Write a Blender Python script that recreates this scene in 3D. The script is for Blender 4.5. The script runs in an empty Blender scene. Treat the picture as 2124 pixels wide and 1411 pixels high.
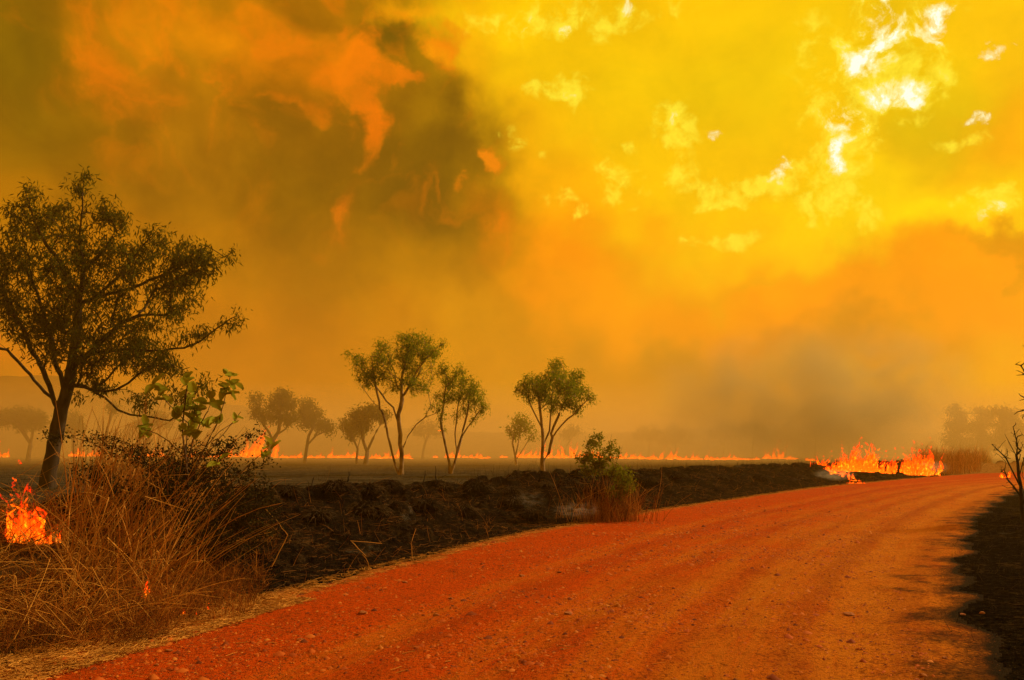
import bpy, math, random
import numpy as np
from mathutils import Vector

rng = np.random.default_rng(7)
R = random.Random(5)
scene = bpy.context.scene
col = scene.collection

# ------------------------------------------------------------------ camera
CAM_H, PITCH, F = 1.6, math.radians(7.9), 1652.0
cam_d = bpy.data.cameras.new('camera'); cam = bpy.data.objects.new('camera', cam_d); col.objects.link(cam)
cam_d.sensor_width = 36; cam_d.lens = 28; cam_d.clip_end = 6000; cam_d.clip_start = 0.1
cam.location = (0, 0, CAM_H); cam.rotation_euler = (math.radians(90) + PITCH, 0, 0)
scene.camera = cam

def ray(px, py):
    X = (px - 1062) / F; Y = (705.5 - py) / F
    return np.array([X, math.cos(PITCH) - Y * math.sin(PITCH), math.sin(PITCH) + Y * math.cos(PITCH)])
def at(px, py, D):
    r = ray(px, py); return np.array([0, 0, CAM_H]) + r * (D / r[1])
def G(px, py, z=0.0):
    r = ray(px, py); return np.array([0, 0, CAM_H]) + r * ((z - CAM_H) / r[2])

# ------------------------------------------------------------------ light
SUN_EL, SUN_AZ = math.radians(36), math.radians(62)     # azimuth clockwise from the view direction
sun_d = bpy.data.lights.new('sun', 'SUN'); sun = bpy.data.objects.new('sun', sun_d); col.objects.link(sun)
sun_d.energy = 4.0; sun_d.angle = math.radians(4); sun_d.color = (1.0, 0.70, 0.36)
sdir = Vector((math.sin(SUN_AZ) * math.cos(SUN_EL), math.cos(SUN_AZ) * math.cos(SUN_EL), math.sin(SUN_EL)))
sun.rotation_euler = sdir.to_track_quat('Z', 'Y').to_euler()
vs = scene.view_settings; vs.view_transform = 'Standard'; vs.look = 'None'; vs.gamma = 1; vs.exposure = 0
vs.use_curve_mapping = False
cy = scene.cycles; cy.use_denoising = True; cy.max_bounces = 5; cy.diffuse_bounces = 3; cy.volume_bounces = 1
cy.transparent_max_bounces = 24; cy.volume_step_rate = 1.0; cy.volume_max_steps = 128
cy.sample_clamp_indirect = 3.0

class NT:
    """tiny helper for writing node trees"""
    def __init__(s, nt): s.nt = nt; nt.nodes.clear()
    def n(s, t, **kw):
        nd = s.nt.nodes.new(t)
        for k, v in kw.items(): setattr(nd, k, v)
        return nd
    def put(s, sock, v):
        if isinstance(v, bpy.types.NodeSocket): s.nt.links.new(v, sock)
        elif v is not None:
            if sock.type == 'RGBA' and not hasattr(v, '__len__'): v = (v, v, v, 1)
            elif sock.type == 'RGBA' and len(v) == 3: v = (*v, 1)
            elif sock.type == 'VECTOR' and not hasattr(v, '__len__'): v = (v, v, v)
            sock.default_value = v
    def m(s, op, a, b=None, c=None, clamp=False):
        nd = s.n('ShaderNodeMath', operation=op, use_clamp=clamp)
        for i, v in enumerate((a, b, c)): s.put(nd.inputs[i], v)
        return nd.outputs[0]
    def v(s, op, a, b=None, c=None, out=0):
        nd = s.n('ShaderNodeVectorMath', operation=op)
        for i, x in enumerate((a, b, c)):
            if x is not None: s.put(nd.inputs[i], x)
        return nd.outputs[out]
    def noise(s, vec, scale, detail=4, rough=.5, lac=2.0, dist=0, out='Fac'):
        nd = s.n('ShaderNodeTexNoise')
        s.put(nd.inputs['Vector'], vec); nd.inputs['Scale'].default_value = scale
        nd.inputs['Detail'].default_value = detail; nd.inputs['Roughness'].default_value = rough
        nd.inputs['Lacunarity'].default_value = lac; nd.inputs['Distortion'].default_value = dist
        return nd.outputs[out]
    def rng(s, x, a, b, c=0., d=1., smooth=True):
        nd = s.n('ShaderNodeMapRange', interpolation_type='SMOOTHSTEP' if smooth else 'LINEAR')
        for i, v in enumerate((x, a, b, c, d)): s.put(nd.inputs[i], v)
        return nd.outputs[0]
    def mix(s, f, a, b, mode='MIX'):
        nd = s.n('ShaderNodeMix', data_type='RGBA', blend_type=mode)
        s.put(nd.inputs[0], f); s.put(nd.inputs[6], a); s.put(nd.inputs[7], b)
        return nd.outputs[2]
    def ramp(s, f, stops):
        nd = s.n('ShaderNodeValToRGB'); s.put(nd.inputs[0], f)
        el = nd.color_ramp.elements
        while len(el) < len(stops): el.new(0.5)
        for e, (p, c) in zip(el, stops): e.position = p; e.color = (*c, 1)
        return nd.outputs[0]
    def attr(s, name, out='Fac'):
        return s.n('ShaderNodeAttribute', attribute_name=name).outputs[out]

def lin(r, g, b):
    f = lambda c: (c / 255 / 12.92) if c <= 10 else ((c / 255 + .055) / 1.055) ** 2.4
    return (f(r), f(g), f(b))

# ------------------------------------------------------------------ sky: smoke and sunlit cloud over a clear sky
def make_world():
    w = bpy.data.worlds.new('World'); scene.world = w; w.use_nodes = True
    t = NT(w.node_tree)
    d = t.n('ShaderNodeTexCoord').outputs['Generated']
    sp = t.n('ShaderNodeSeparateXYZ'); t.put(sp.inputs[0], d)
    az = t.m('ARCTAN2', sp.outputs[0], sp.outputs[1]); el = t.m('ARCSINE', sp.outputs[2])
    cb = t.n('ShaderNodeCombineXYZ'); t.put(cb.inputs[0], az); t.put(cb.inputs[1], el)
    P0 = cb.outputs[0]
    # domain warps: broad billows, then crisp edges
    wa = t.noise(d, 5.0, 3, .55, out='Color')
    P1 = t.v('MULTIPLY_ADD', t.v('SUBTRACT', wa, (.5, .5, .5)), (.22, .22, 0), P0)
    wb = t.noise(d, 17.0, 5, .6, out='Color')
    P = t.v('MULTIPLY_ADD', t.v('SUBTRACT', wb, (.5, .5, .5)), (.09, .09, 0), P1)
    Pp = t.v('MULTIPLY_ADD', t.v('SUBTRACT', wb, (.5, .5, .5)), (.035, .035, 0), P0)
    def c_of(px, py):
        r = ray(px, py); r = r / np.linalg.norm(r)
        return math.atan2(r[0], r[1]), math.asin(r[2])
    def blob(px, py, rx, ry, P=P, soft=1.0):
        a, e = c_of(px, py); sx, sy = F / rx, F / ry
        v = t.v('MULTIPLY_ADD', P, (sx, sy, 0), (-a * sx, -e * sy, 0))
        return t.rng(t.v('LENGTH', v, out=1), 1.0 + .6 * soft, max(0.0, 1.0 - soft))
    a1, _ = c_of(930, 300); a0, _ = c_of(1300, 300)
    side = t.m('SEPARATE_' if False else 'ADD', 0, 0)
    spx = t.n('ShaderNodeSeparateXYZ'); t.put(spx.inputs[0], P)
    pa, pe = spx.outputs[0], spx.outputs[1]
    # the yellow side is the open sky on the right, brown smoke on the left
    Msh = t.m('ADD', pa, t.m('MULTIPLY', pe, .25))
    M = t.rng(Msh, a1 - .05, a1 + .30)
    M = t.m('MULTIPLY', M, t.rng(az, 2.6, 1.3))          # fades away again behind the camera
    c = t.mix(M, lin(164, 100, 0), lin(250, 192, 0))
    def lay(c, px, py, rx, ry, colr, s, soft=1.0, P=P):
        w_ = t.m('MULTIPLY', blob(px, py, rx, ry, P, soft), s)
        return t.mix(w_, c, lin(*colr))
    # broad tones
    c = lay(c, 1500, 640, 560, 140, (255, 142, 0), .9)
    c = lay(c, 2120, 620, 420, 110, (255, 143, 0), .9)
    c = lay(c, 1160, 560, 170, 150, (252, 138, 0), .85)
    c = lay(c, 1130, 380, 140, 120, (250, 168, 0), .7)
    c = lay(c, 2000, 470, 330, 55, (255, 214, 0), .95)
    c = lay(c, 1780, 430, 160, 70, (255, 214, 0), .7)
    c = lay(c, 2060, 300, 150, 120, (240, 158, 0), .9)
    c = lay(c, 2090, 545, 110, 25, (215, 135, 0), .8, .6)
    c = lay(c, 1900, 230, 120, 130, (218, 184, 0), .8)
    c = lay(c, 1560, 150, 330, 130, (232, 192, 0), .7)
    c = lay(c, 1120, 60, 240, 60, (255, 200, 0), .8)
    c = lay(c, 960, 200, 90, 130, (248, 172, 0), .7)
    c = lay(c, 1550, 560, 90, 14, (238, 160, 0), .8)
    # plume: dark folds and sunlit orange billows
    c = lay(c, 10, 120, 190, 220, (128, 95, 0), .85)
    c = lay(c, 350, 90, 160, 130, (180, 112, 2), .8)
    c = lay(c, 500, 380, 260, 150, (160, 98, 2), .8)
    c = lay(c, 640, 420, 170, 90, (132, 86, 0), .8)
    c = lay(c, 800, 90, 120, 90, (106, 74, 0), 1.0)
    c = lay(c, 730, 330, 200, 130, (116, 74, 0), .8)
    c = lay(c, 880, 210, 70, 100, (160, 108, 0), .6)
    c = lay(c, 930, 330, 150, 100, (112, 74, 0), 1.0)
    c = lay(c, 900, 460, 170, 130, (116, 76, 0), 1.0)
    c = lay(c, 850, 600, 220, 100, (166, 106, 0), .8)
    c = lay(c, 220, 300, 200, 120, (158, 98, 0), .6)
    c = lay(c, 330, 330, 120, 150, (160, 100, 4), .5)
    c = lay(c, 230, 110, 60, 60, (225, 118, 0), .8)
    c = lay(c, 500, 60, 150, 60, (222, 128, 0), .85)
    c = lay(c, 620, 130, 120, 80, (216, 116, 0), .8)
    c = lay(c, 700, 150, 55, 60, (235, 118, 0), .9, .6)
    c = lay(c, 735, 290, 32, 60, (228, 108, 0), .9, .7)
    c = lay(c, 775, 190, 40, 20, (228, 115, 0), .8, .6)
    c = lay(c, 720, 490, 32, 60, (205, 100, 4), .7)
    c = lay(c, 610, 245, 30, 18, (220, 112, 0), .6)
    c = lay(c, 300, 180, 70, 60, (205, 110, 2), .6)
    c = lay(c, 850, 20, 100, 25, (250, 160, 0), .7)
    c = lay(c, 905, 130, 35, 45, (250, 150, 0), .8, .7)
    c = lay(c, 1020, 365, 28, 24, (252, 150, 10), .8, .4)
    c = lay(c, 1000, 500, 40, 80, (215, 112, 0), .6)
    c = lay(c, 480, 700, 260, 110, (186, 100, 0), .8)
    c = lay(c, 130, 620, 260, 160, (190, 104, 0), .8)
    c = lay(c, 30, 740, 200, 50, (225, 108, 0), .7)
    c = lay(c, 1080, 690, 200, 90, (186, 122, 4), .8)
    c = lay(c, 1300, 760, 200, 80, (176, 116, 18), .7)
    # grey-brown smoke rising low on the right
    c = lay(c, 1550, 800, 330, 110, (160, 112, 25), .9)
    c = lay(c, 1420, 740, 90, 60, (150, 104, 12), .6)
    c = lay(c, 1700, 800, 90, 60, (128, 92, 14), .7)
    c = lay(c, 1820, 740, 120, 60, (178, 108, 18), .7)
    c = lay(c, 1600, 690, 120, 40, (196, 110, 10), .6)
    bil = t.m('MULTIPLY', t.rng(t.noise(P1, 13.0, 5, .6), .50, .68), t.m('SUBTRACT', 1.0, M))
    c = t.mix(t.m('MULTIPLY', t.m('MULTIPLY', bil, t.rng(el, .2, .42)), .42), c, lin(240, 120, 0))
    # soft mottling in the smoke and finer grain of cloud
    n1 = t.noise(d, 9.0, 5, .55)
    n2 = t.noise(P1, 22.0, 5, .6)
    mod = t.m('ADD', t.rng(n1, .3, .7, .76, 1.24), t.m('MULTIPLY', t.m('SUBTRACT', n2, .5), .55))
    mod = t.m('ADD', 1.0, t.m('MULTIPLY', t.m('SUBTRACT', mod, 1.0), t.rng(M, 0, 1, 1.0, .38)))
    md = t.n('ShaderNodeCombineXYZ')
    t.put(md.inputs[0], t.m('POWER', mod, .9)); t.put(md.inputs[1], t.m('POWER', mod, .9)); t.put(md.inputs[2], mod)
    c = t.mix(1.0, c, md.outputs[0], 'MULTIPLY')
    # bright broken cumulus: crisp-edged puffs grouped where the sun lights them
    pn = t.noise(Pp, 26.0, 7, .62, dist=.4)
    pn2 = t.noise(d, 60.0, 4, .65)
    shp = t.m('MULTIPLY_ADD', t.m('ADD', t.m('MULTIPLY', pn, .72), t.m('MULTIPLY', pn2, .28)), 2.0, -.5)
    def puffs(lst, thr_lo, thr_hi, gain):
        tot = None
        for (px, py, rx, ry, s) in lst:
            b = t.m('MULTIPLY', blob(px, py, rx * 1.12, ry * 1.12, Pp, 1.0), s)
            tot = b if tot is None else t.m('MAXIMUM', tot, b)
        dens = t.m('ADD', t.m('MULTIPLY', tot, gain), shp)
        return t.m('MULTIPLY', t.rng(dens, thr_lo, thr_hi), t.rng(tot, .02, .30)), tot
    white = [(1830, 60, 70, 70, 1), (1790, 130, 50, 40, 1), (1940, 50, 42, 38, 1), (1865, 200, 60, 34, .9), (1745, 255, 46, 46, .95),
             (1735, 330, 22, 45, .9), (2060, 115, 34, 26, .95), (2005, 250, 36, 22, .75), (1610, 350, 30, 30, .9), (2050, 440, 46, 26, .8),
             (1085, 55, 22, 22, .6), (1190, 65, 34, 20, .65), (1305, 20, 18, 34, .75), (1485, 280, 20, 14, .6), (2035, 455, 30, 18, .9), (1905, 60, 24, 24, .8), (1395, 255, 22, 24, .62), (1180, 200, 22, 16, .55), (1740, 420, 26, 22, .6), (1275, 360, 16, 20, .5), (1900, 215, 22, 22, .8), (2010, 240, 26, 14, .8), (2070, 150, 20, 14, .7)]
    yel = [(1185, 195, 50, 36, .9), (1100, 195, 30, 24, .6), (1400, 265, 44, 50, .9), (1350, 285, 16, 26, .6), (1060, 290, 50, 20, .5), (1130, 322, 20, 11, .6),
           (1275, 370, 40, 46, .8), (1410, 360, 32, 46, .8), (1320, 395, 30, 36, .6), (1490, 410, 60, 40, .7), (1560, 380, 60, 22, .8), (1165, 410, 30, 30, .6),
           (1200, 440, 26, 16, .6), (1730, 410, 60, 50, .85), (1790, 450, 26, 40, .75), (1455, 500, 34, 18, .6), (1550, 505, 46, 16, .7), (1620, 370, 50, 36, .8),
           (2060, 430, 60, 34, .8), (1970, 300, 60, 16, .6), (1860, 195, 90, 50, .8), (1820, 100, 130, 110, .75), (1745, 290, 70, 100, .8),
           (1200, 45, 200, 34, .75), (1280, 300, 60, 16, .5)]
    on = t.noise(P, 20.0, 5, .58)
    osh = t.m('MULTIPLY_ADD', on, 2.2, -.6)
    org = [(225, 120, 60, 60, .8), (190, 60, 40, 34, .5), (330, 190, 50, 30, .5), (700, 60, 60, 50, .8), (700, 160, 46, 60, .9), (735, 285, 34, 66, .9), (780, 190, 44, 26, .8), (905, 130, 40, 50, .8),
           (960, 90, 30, 30, .6), (720, 490, 36, 56, .6), (1022, 366, 30, 26, .95), (610, 245, 34, 20, .6), (540, 60, 70, 40, .6), (930, 430, 40, 34, .5), (1010, 520, 40, 50, .5), (480, 170, 50, 30, .5)]
    ot = None
    for (px, py, rx, ry, s_) in org:
        b = t.m('MULTIPLY', blob(px, py, rx * 1.2, ry * 1.2, P, 1.0), s_); ot = b if ot is None else t.m('MAXIMUM', ot, b)
    om = t.m('MULTIPLY', t.rng(t.m('ADD', t.m('MULTIPLY', ot, .5), osh), .50, 1.15), t.rng(ot, .02, .35))
    c = t.mix(t.m('MULTIPLY', om, .55), c, lin(238, 118, 2))
    ym, _ = puffs(yel, .62, .98, .48)
    c = t.mix(t.m('MULTIPLY', ym, .85), c, lin(255, 232, 50))
    wm, _ = puffs(white, .82, 1.12, .55)
    c = t.mix(wm, c, (1.05, .98, .55))
    c = t.mix(t.m('MULTIPLY', t.rng(wm, .75, 1.0), .8), c, (1.1, 1.08, .95))
    # the clear evening sky the smoke hangs in front of
    sky = t.n('ShaderNodeTexSky', sky_type='NISHITA'); sky.sun_disc = False
    sky.sun_elevation = SUN_EL; sky.sun_rotation = SUN_AZ
    skyc = t.mix(1.0, sky.outputs[0], (.012, .007, .0006), 'MULTIPLY')
    c = t.mix(1.0, c, skyc, 'ADD')
    bg = t.n('ShaderNodeBackground'); t.put(bg.inputs[0], c); bg.inputs[1].default_value = 1.0
    o = t.n('ShaderNodeOutputWorld'); t.put(o.inputs[0], bg.outputs[0])
    w.cycles.sampling_method = 'MANUAL'; w.cycles.sample_map_resolution = 1024
make_world()

# ------------------------------------------------------------------ helpers
def tag(o, label=None, cat=None, group=None, kind=None):
    if label: o['label'] = label
    if cat: o['category'] = cat
    if group: o['group'] = group
    if kind: o['kind'] = kind
    return o
def empty(name, loc):
    o = bpy.data.objects.new(name, None); o.empty_display_size = .2; o.location = Vector(loc); col.objects.link(o); return o
def link(name, me, mat=None, parent=None, smooth=False):
    o = bpy.data.objects.new(name, me); col.objects.link(o)
    if mat and not me.materials: me.materials.append(mat)
    if parent is not None: o.parent = parent
    if smooth: me.polygons.foreach_set('use_smooth', np.ones(len(me.polygons), bool))
    return o
def mesh(name, V, Fc, attrs=None):
    """V (n,3); Fc (m,3|4) array or list of such arrays"""
    me = bpy.data.meshes.new(name)
    V = np.asarray(V, np.float32)
    Fs = [np.asarray(f, np.int32) for f in (Fc if isinstance(Fc, list) else [Fc]) if len(f)]
    me.vertices.add(len(V)); me.vertices.foreach_set('co', V.ravel())
    loops = np.concatenate([f.ravel() for f in Fs]); sizes = np.concatenate([np.full(len(f), f.shape[1], np.int32) for f in Fs])
    starts = np.concatenate([[0], np.cumsum(sizes)[:-1]]).astype(np.int32)
    me.loops.add(len(loops)); me.loops.foreach_set('vertex_index', loops)
    me.polygons.add(len(sizes)); me.polygons.foreach_set('loop_start', starts)
    me.update(calc_edges=True); me.validate()
    for k, a in (attrs or {}).items():
        at_ = me.attributes.new(k, 'FLOAT', 'POINT'); at_.data.foreach_set('value', np.asarray(a, np.float32))
    return me

def _hash(ix, iy, seed):
    h = (ix.astype(np.int64) * 374761393 + iy.astype(np.int64) * 668265263 + seed * 144665) & 0xffffffff
    h = ((h ^ (h >> 13)) * 1274126177) & 0xffffffff
    return ((h ^ (h >> 16)) & 0xffff) / 65535.0
def vnoise(x, y, seed=0):
    x = np.asarray(x, float); y = np.asarray(y, float)
    ix = np.floor(x); iy = np.floor(y); fx = x - ix; fy = y - iy
    fx = fx * fx * (3 - 2 * fx); fy = fy * fy * (3 - 2 * fy)
    a = _hash(ix, iy, seed); b = _hash(ix + 1, iy, seed); c = _hash(ix, iy + 1, seed); d = _hash(ix + 1, iy + 1, seed)
    return (a * (1 - fx) + b * fx) * (1 - fy) + (c * (1 - fx) + d * fx) * fy
def fbm(x, y, seed=0, o=4):
    s = 0; a = .5; t_ = 0
    for i in range(o):
        s = s + a * vnoise(x * 2 ** i + 13.7 * i, y * 2 ** i - 7.1 * i, seed + i); t_ += a; a *= .5
    return s / t_ - .5

# ------------------------------------------------------------------ materials
def new_mat(name):
    m = bpy.data.materials.new(name); m.use_nodes = True
    return m, NT(m.node_tree)
def bsdf(t, color, rough=.9, bump=None, bstr=.3, bdist=.02, spec=.2, trans=0.0):
    b = t.n('ShaderNodeBsdfPrincipled'); t.put(b.inputs['Base Color'], color); t.put(b.inputs['Roughness'], rough)
    b.inputs['Specular IOR Level'].default_value = spec
    if bump is not None:
        bp = t.n('ShaderNodeBump'); bp.inputs['Strength'].default_value = bstr; bp.inputs['Distance'].default_value = bdist
        t.put(bp.inputs['Height'], bump); t.put(b.inputs['Normal'], bp.outputs[0])
    sh = b.outputs[0]
    if trans:
        tr = t.n('ShaderNodeBsdfTranslucent'); t.put(tr.inputs[0], color)
        mx = t.n('ShaderNodeMixShader'); mx.inputs[0].default_value = trans
        t.put(mx.inputs[1], sh); t.put(mx.inputs[2], tr.outputs[0]); sh = mx.outputs[0]
    o = t.n('ShaderNodeOutputMaterial'); t.put(o.inputs[0], sh); return b
def pos(t): return t.n('ShaderNodeNewGeometry').outputs['Position']

def mat_leaf(name, c1, c2, trans=.3, scale=.8, island=.5):
    m, t = new_mat(name)
    g = t.n('ShaderNodeNewGeometry')
    n = t.noise(g.outputs['Position'], scale, 3)
    f = t.m('ADD', t.m('MULTIPLY', t.rng(n, .35, .65), 1 - island), t.m('MULTIPLY', g.outputs['Random Per Island'], island))
    c = t.mix(f, c1, c2)
    bsdf(t, c, .8, spec=.05, trans=trans); return m
def mat_bark(name, c1, c2, scale=6.0):
    m, t = new_mat(name); p = pos(t)
    st = t.v('MULTIPLY', p, (1, 1, .25))
    n = t.noise(st, scale, 6, .65); n2 = t.noise(p, scale * .3, 3)
    c = t.mix(t.rng(t.m('ADD', t.m('MULTIPLY', n, .6), t.m('MULTIPLY', n2, .4)), .38, .62), c1, c2)
    bsdf(t, c, .9, n, .6, .03); return m

M = {}
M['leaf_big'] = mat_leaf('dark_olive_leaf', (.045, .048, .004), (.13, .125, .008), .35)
M['leaf_mid'] = mat_leaf('olive_leaf', (.13, .18, .008), (.30, .36, .016), .45)
M['leaf_far'] = mat_leaf('dull_leaf', (.07, .075, .010), (.14, .13, .014), .3)
M['leaf_thorn'] = mat_leaf('thorn_leaf', (.020, .020, .004), (.055, .040, .006), .2, 2)
M['leaf_broad'] = mat_leaf('broad_leaf', (.20, .24, .02), (.42, .44, .04), .3, 5)
M['leaf_shrub'] = mat_leaf('shrub_leaf', (.10, .13, .006), (.26, .27, .012), .4, 3)
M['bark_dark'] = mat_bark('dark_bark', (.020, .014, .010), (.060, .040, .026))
M['bark_pale'] = mat_bark('pale_bark', (.13, .08, .045), (.46, .32, .20))
M['bark_far'] = mat_bark('far_bark', (.06, .04, .025), (.16, .11, .07))
M['twig_dark'] = mat_bark('charred_twig', (.010, .008, .006), (.035, .024, .016), 20)
M['stem'] = mat_bark('stem', (.05, .03, .015), (.14, .08, .035), 20)
M['straw'] = mat_leaf('dry_straw', (.26, .095, .012), (.98, .56, .12), .35, 3, .7)
M['straw_red'] = mat_leaf('russet_grass', (.08, .025, .005), (.62, .24, .035), .25, 3, .6)
M['straw_pale'] = mat_leaf('bleached_straw', (.26, .11, .02), (.88, .46, .10), .2, 3, .7)
M['fallen'] = mat_leaf('scorched_stalk', (.015, .010, .007), (.30, .13, .035), 0, 2, .8)
M['char_stalk'] = mat_leaf('charred_stalk', (.004, .0035, .003), (.085, .055, .028), 0.0, 1.5, .6)

def road_material():
    m, t = new_mat('red_dirt_road'); p = pos(t)
    u = t.attr('across'); s = t.attr('along'); eL = t.attr('edge_left'); eR = t.attr('edge_right')
    cb = t.n('ShaderNodeCombineXYZ'); t.put(cb.inputs[0], t.m('MULTIPLY', u, 14.0)); t.put(cb.inputs[1], t.m('MULTIPLY', s, .16))
    streak = t.noise(cb.outputs[0], 1.6, 5, .6)
    cb2 = t.n('ShaderNodeCombineXYZ'); t.put(cb2.inputs[0], t.m('MULTIPLY', u, 60.0)); t.put(cb2.inputs[1], t.m('MULTIPLY', s, .5))
    fine_streak = t.noise(cb2.outputs[0], 1.5, 4, .6)
    big = t.noise(p, .35, 4, .6); grit = t.noise(p, 28, 6, .75); grit2 = t.noise(p, 90, 3, .7)
    vor = t.n('ShaderNodeTexVoronoi'); t.put(vor.inputs['Vector'], p); vor.inputs['Scale'].default_value = 38
    vor.inputs['Randomness'].default_value = 1
    # compacted pale wheel tracks, loose red gravel between and to the left
    track = t.m('ADD', t.m('MULTIPLY', streak, .62), t.m('ADD', t.m('MULTIPLY', u, .50), t.m('MULTIPLY', big, .3)))
    c = t.mix(t.rng(track, .58, .98), (.56, .066, .002), (.60, .200, .012))
    c = t.mix(t.rng(t.noise(p, 1.7, 6, .7), .48, .68, 0, .55), c, (.36, .050, .004))
    c = t.mix(t.rng(fine_streak, .45, .75, 0, .35), c, (.30, .055, .008))
    c = t.mix(t.rng(grit, .48, .62, 0, .8), c, (.15, .024, .003))  # tiny shadows among the grains, painted into the road colour as dark red
    c = t.mix(t.rng(t.noise(p, 14, 5, .7), .52, .66, 0, .5), c, (.15, .03, .005))
    c = t.mix(t.rng(grit2, .53, .66, 0, .6), c, (.46, .16, .02))
    c = t.mix(t.m('MULTIPLY', t.rng(vor.outputs['Distance'], .28, .10), t.rng(t.noise(p, 7, 3), .45, .62, 0, .6)), c, (.40, .14, .025))
    uw = t.m('ADD', u, t.m('MULTIPLY', t.m('SUBTRACT', t.noise(p, .5, 2), .5), .05))
    for uk, wk, st_ in ((.30, .035, .35), (.47, .03, .3), (.60, .03, .3), (.72, .04, .5), (.86, .035, .45)):
        b_ = t.rng(t.m('ABSOLUTE', t.m('SUBTRACT', uw, uk)), wk * 1.6, wk * .3)
        c = t.mix(t.m('MULTIPLY', t.m('MULTIPLY', b_, st_ * .7), t.rng(fine_streak, .3, .6)), c, (.64, .25, .02))
        b2 = t.rng(t.m('ABSOLUTE', t.m('SUBTRACT', uw, uk + wk * 1.9)), wk * .9, wk * .1)
        c = t.mix(t.m('MULTIPLY', b2, st_ * .6), c, (.22, .038, .004))
    # straw-strewn verge on the field side
    vn = t.noise(p, 3.0, 6, .7); vf = t.noise(p, 45, 4, .7)
    vz = t.rng(t.m('ADD', eL, t.m('MULTIPLY', t.m('SUBTRACT', vn, .5), 1.6)), .42, .0)
    vc = t.mix(t.rng(vf, .35, .65), (.22, .09, .02), (.62, .30, .06))
    c = t.mix(t.m('MULTIPLY', vz, .62), c, vc)
    # soot licked over both edges
    sn = t.noise(t.v('MULTIPLY', p, (.9, 1.0, 1)), 1.3, 9, .74)
    soot = t.m('MAXIMUM', t.rng(t.m('ADD', t.m('ADD', eR, t.m('MULTIPLY', t.m('SUBTRACT', vf, .5), -.9)), t.m('MULTIPLY', t.m('SUBTRACT', sn, .5), -3.6)), .62, .0), t.rng(t.m('ADD', eR, t.m('MULTIPLY', t.m('SUBTRACT', vf, .5), -1.0)), .34, .10))
    c = t.mix(t.m('MULTIPLY', soot, t.m('MAXIMUM', t.rng(vf, .30, .65, 1, .70), t.rng(eR, .22, .05))), c, (.016, .011, .007))
    sootL = t.rng(t.m('ADD', eL, t.m('MULTIPLY', t.m('SUBTRACT', vn, .5), -1.2)), .10, -.05)
    c = t.mix(t.m('MULTIPLY', sootL, .9), c, (.025, .018, .012))
    h = t.m('ADD', t.m('MULTIPLY', grit, .6), t.m('ADD', t.m('MULTIPLY', grit2, .25), t.m('MULTIPLY', t.rng(vor.outputs['Distance'], .35, .05), .3)))
    bsdf(t, c, .95, h, 1.0, .06, .02); return m

def ground_material():
    m, t = new_mat('burnt_ground'); p = pos(t)
    n = t.noise(p, 1.1, 7, .68); n2 = t.noise(p, 9, 7, .72); n3 = t.noise(p, 55, 5, .7); big = t.noise(p, .05, 4)
    st = t.noise(t.v('MULTIPLY', p, (.35, 1.6, 1)), .5, 6, .6)
    c = t.mix(t.rng(n2, .38, .66), (.0025, .0022, .0020), (.012, .0100, .0078))
    c = t.mix(t.m('MULTIPLY', t.rng(n, .50, .66, 0, .8), t.rng(n2, .45, .62)), c, (.085, .050, .022))
    c = t.mix(t.m('MULTIPLY', t.rng(n3, .56, .70, 0, .9), t.rng(n2, .42, .60)), c, (.15, .095, .045))
    c = t.mix(t.m('MULTIPLY', t.rng(t.noise(p, .8, 5, .7), .60, .72, 0, .85), t.rng(n3, .42, .60)), c, (.17, .155, .13))
    far = t.attr('far')
    fc = t.mix(t.rng(st, .35, .65), (.026, .023, .018), (.080, .068, .046))
    fc = t.mix(t.rng(n2, .50, .68, 0, .6), fc, (.085, .066, .042))
    c = t.mix(far, c, fc)
    unb = t.attr('unburnt'); ug = t.mix(t.rng(n2, .35, .65), (.16, .075, .02), (.42, .22, .065))
    c = t.mix(unb, c, ug)
    h = t.m('ADD', n2, t.m('MULTIPLY', n3, .4))
    bsdf(t, c, .97, h, 1.0, .09, .0); return m
M['road'] = road_material(); M['ground'] = ground_material()

def rock_mat():
    m, t = new_mat('red_stone'); p = pos(t)
    n = t.noise(p, 22, 5, .65); g = t.n('ShaderNodeObjectInfo').outputs['Random']
    c = t.mix(t.rng(n, .35, .65), (.26, .075, .022), (.46, .19, .065))
    c = t.mix(t.m('MULTIPLY', g, .5), c, (.20, .075, .035))
    bsdf(t, c, .9, n, .7, .02, .15); return m
M['rock'] = rock_mat()
def gravel_mat():
    m, t = new_mat('road_gravel'); g = t.n('ShaderNodeNewGeometry')
    c = t.ramp(g.outputs['Random Per Island'], [(0, (.10, .018, .004)), (.5, (.36, .07, .006)), (.85, (.44, .12, .012)), (1, (.48, .18, .03))])
    bsdf(t, c, .9); return m
M['gravel'] = gravel_mat()

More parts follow.
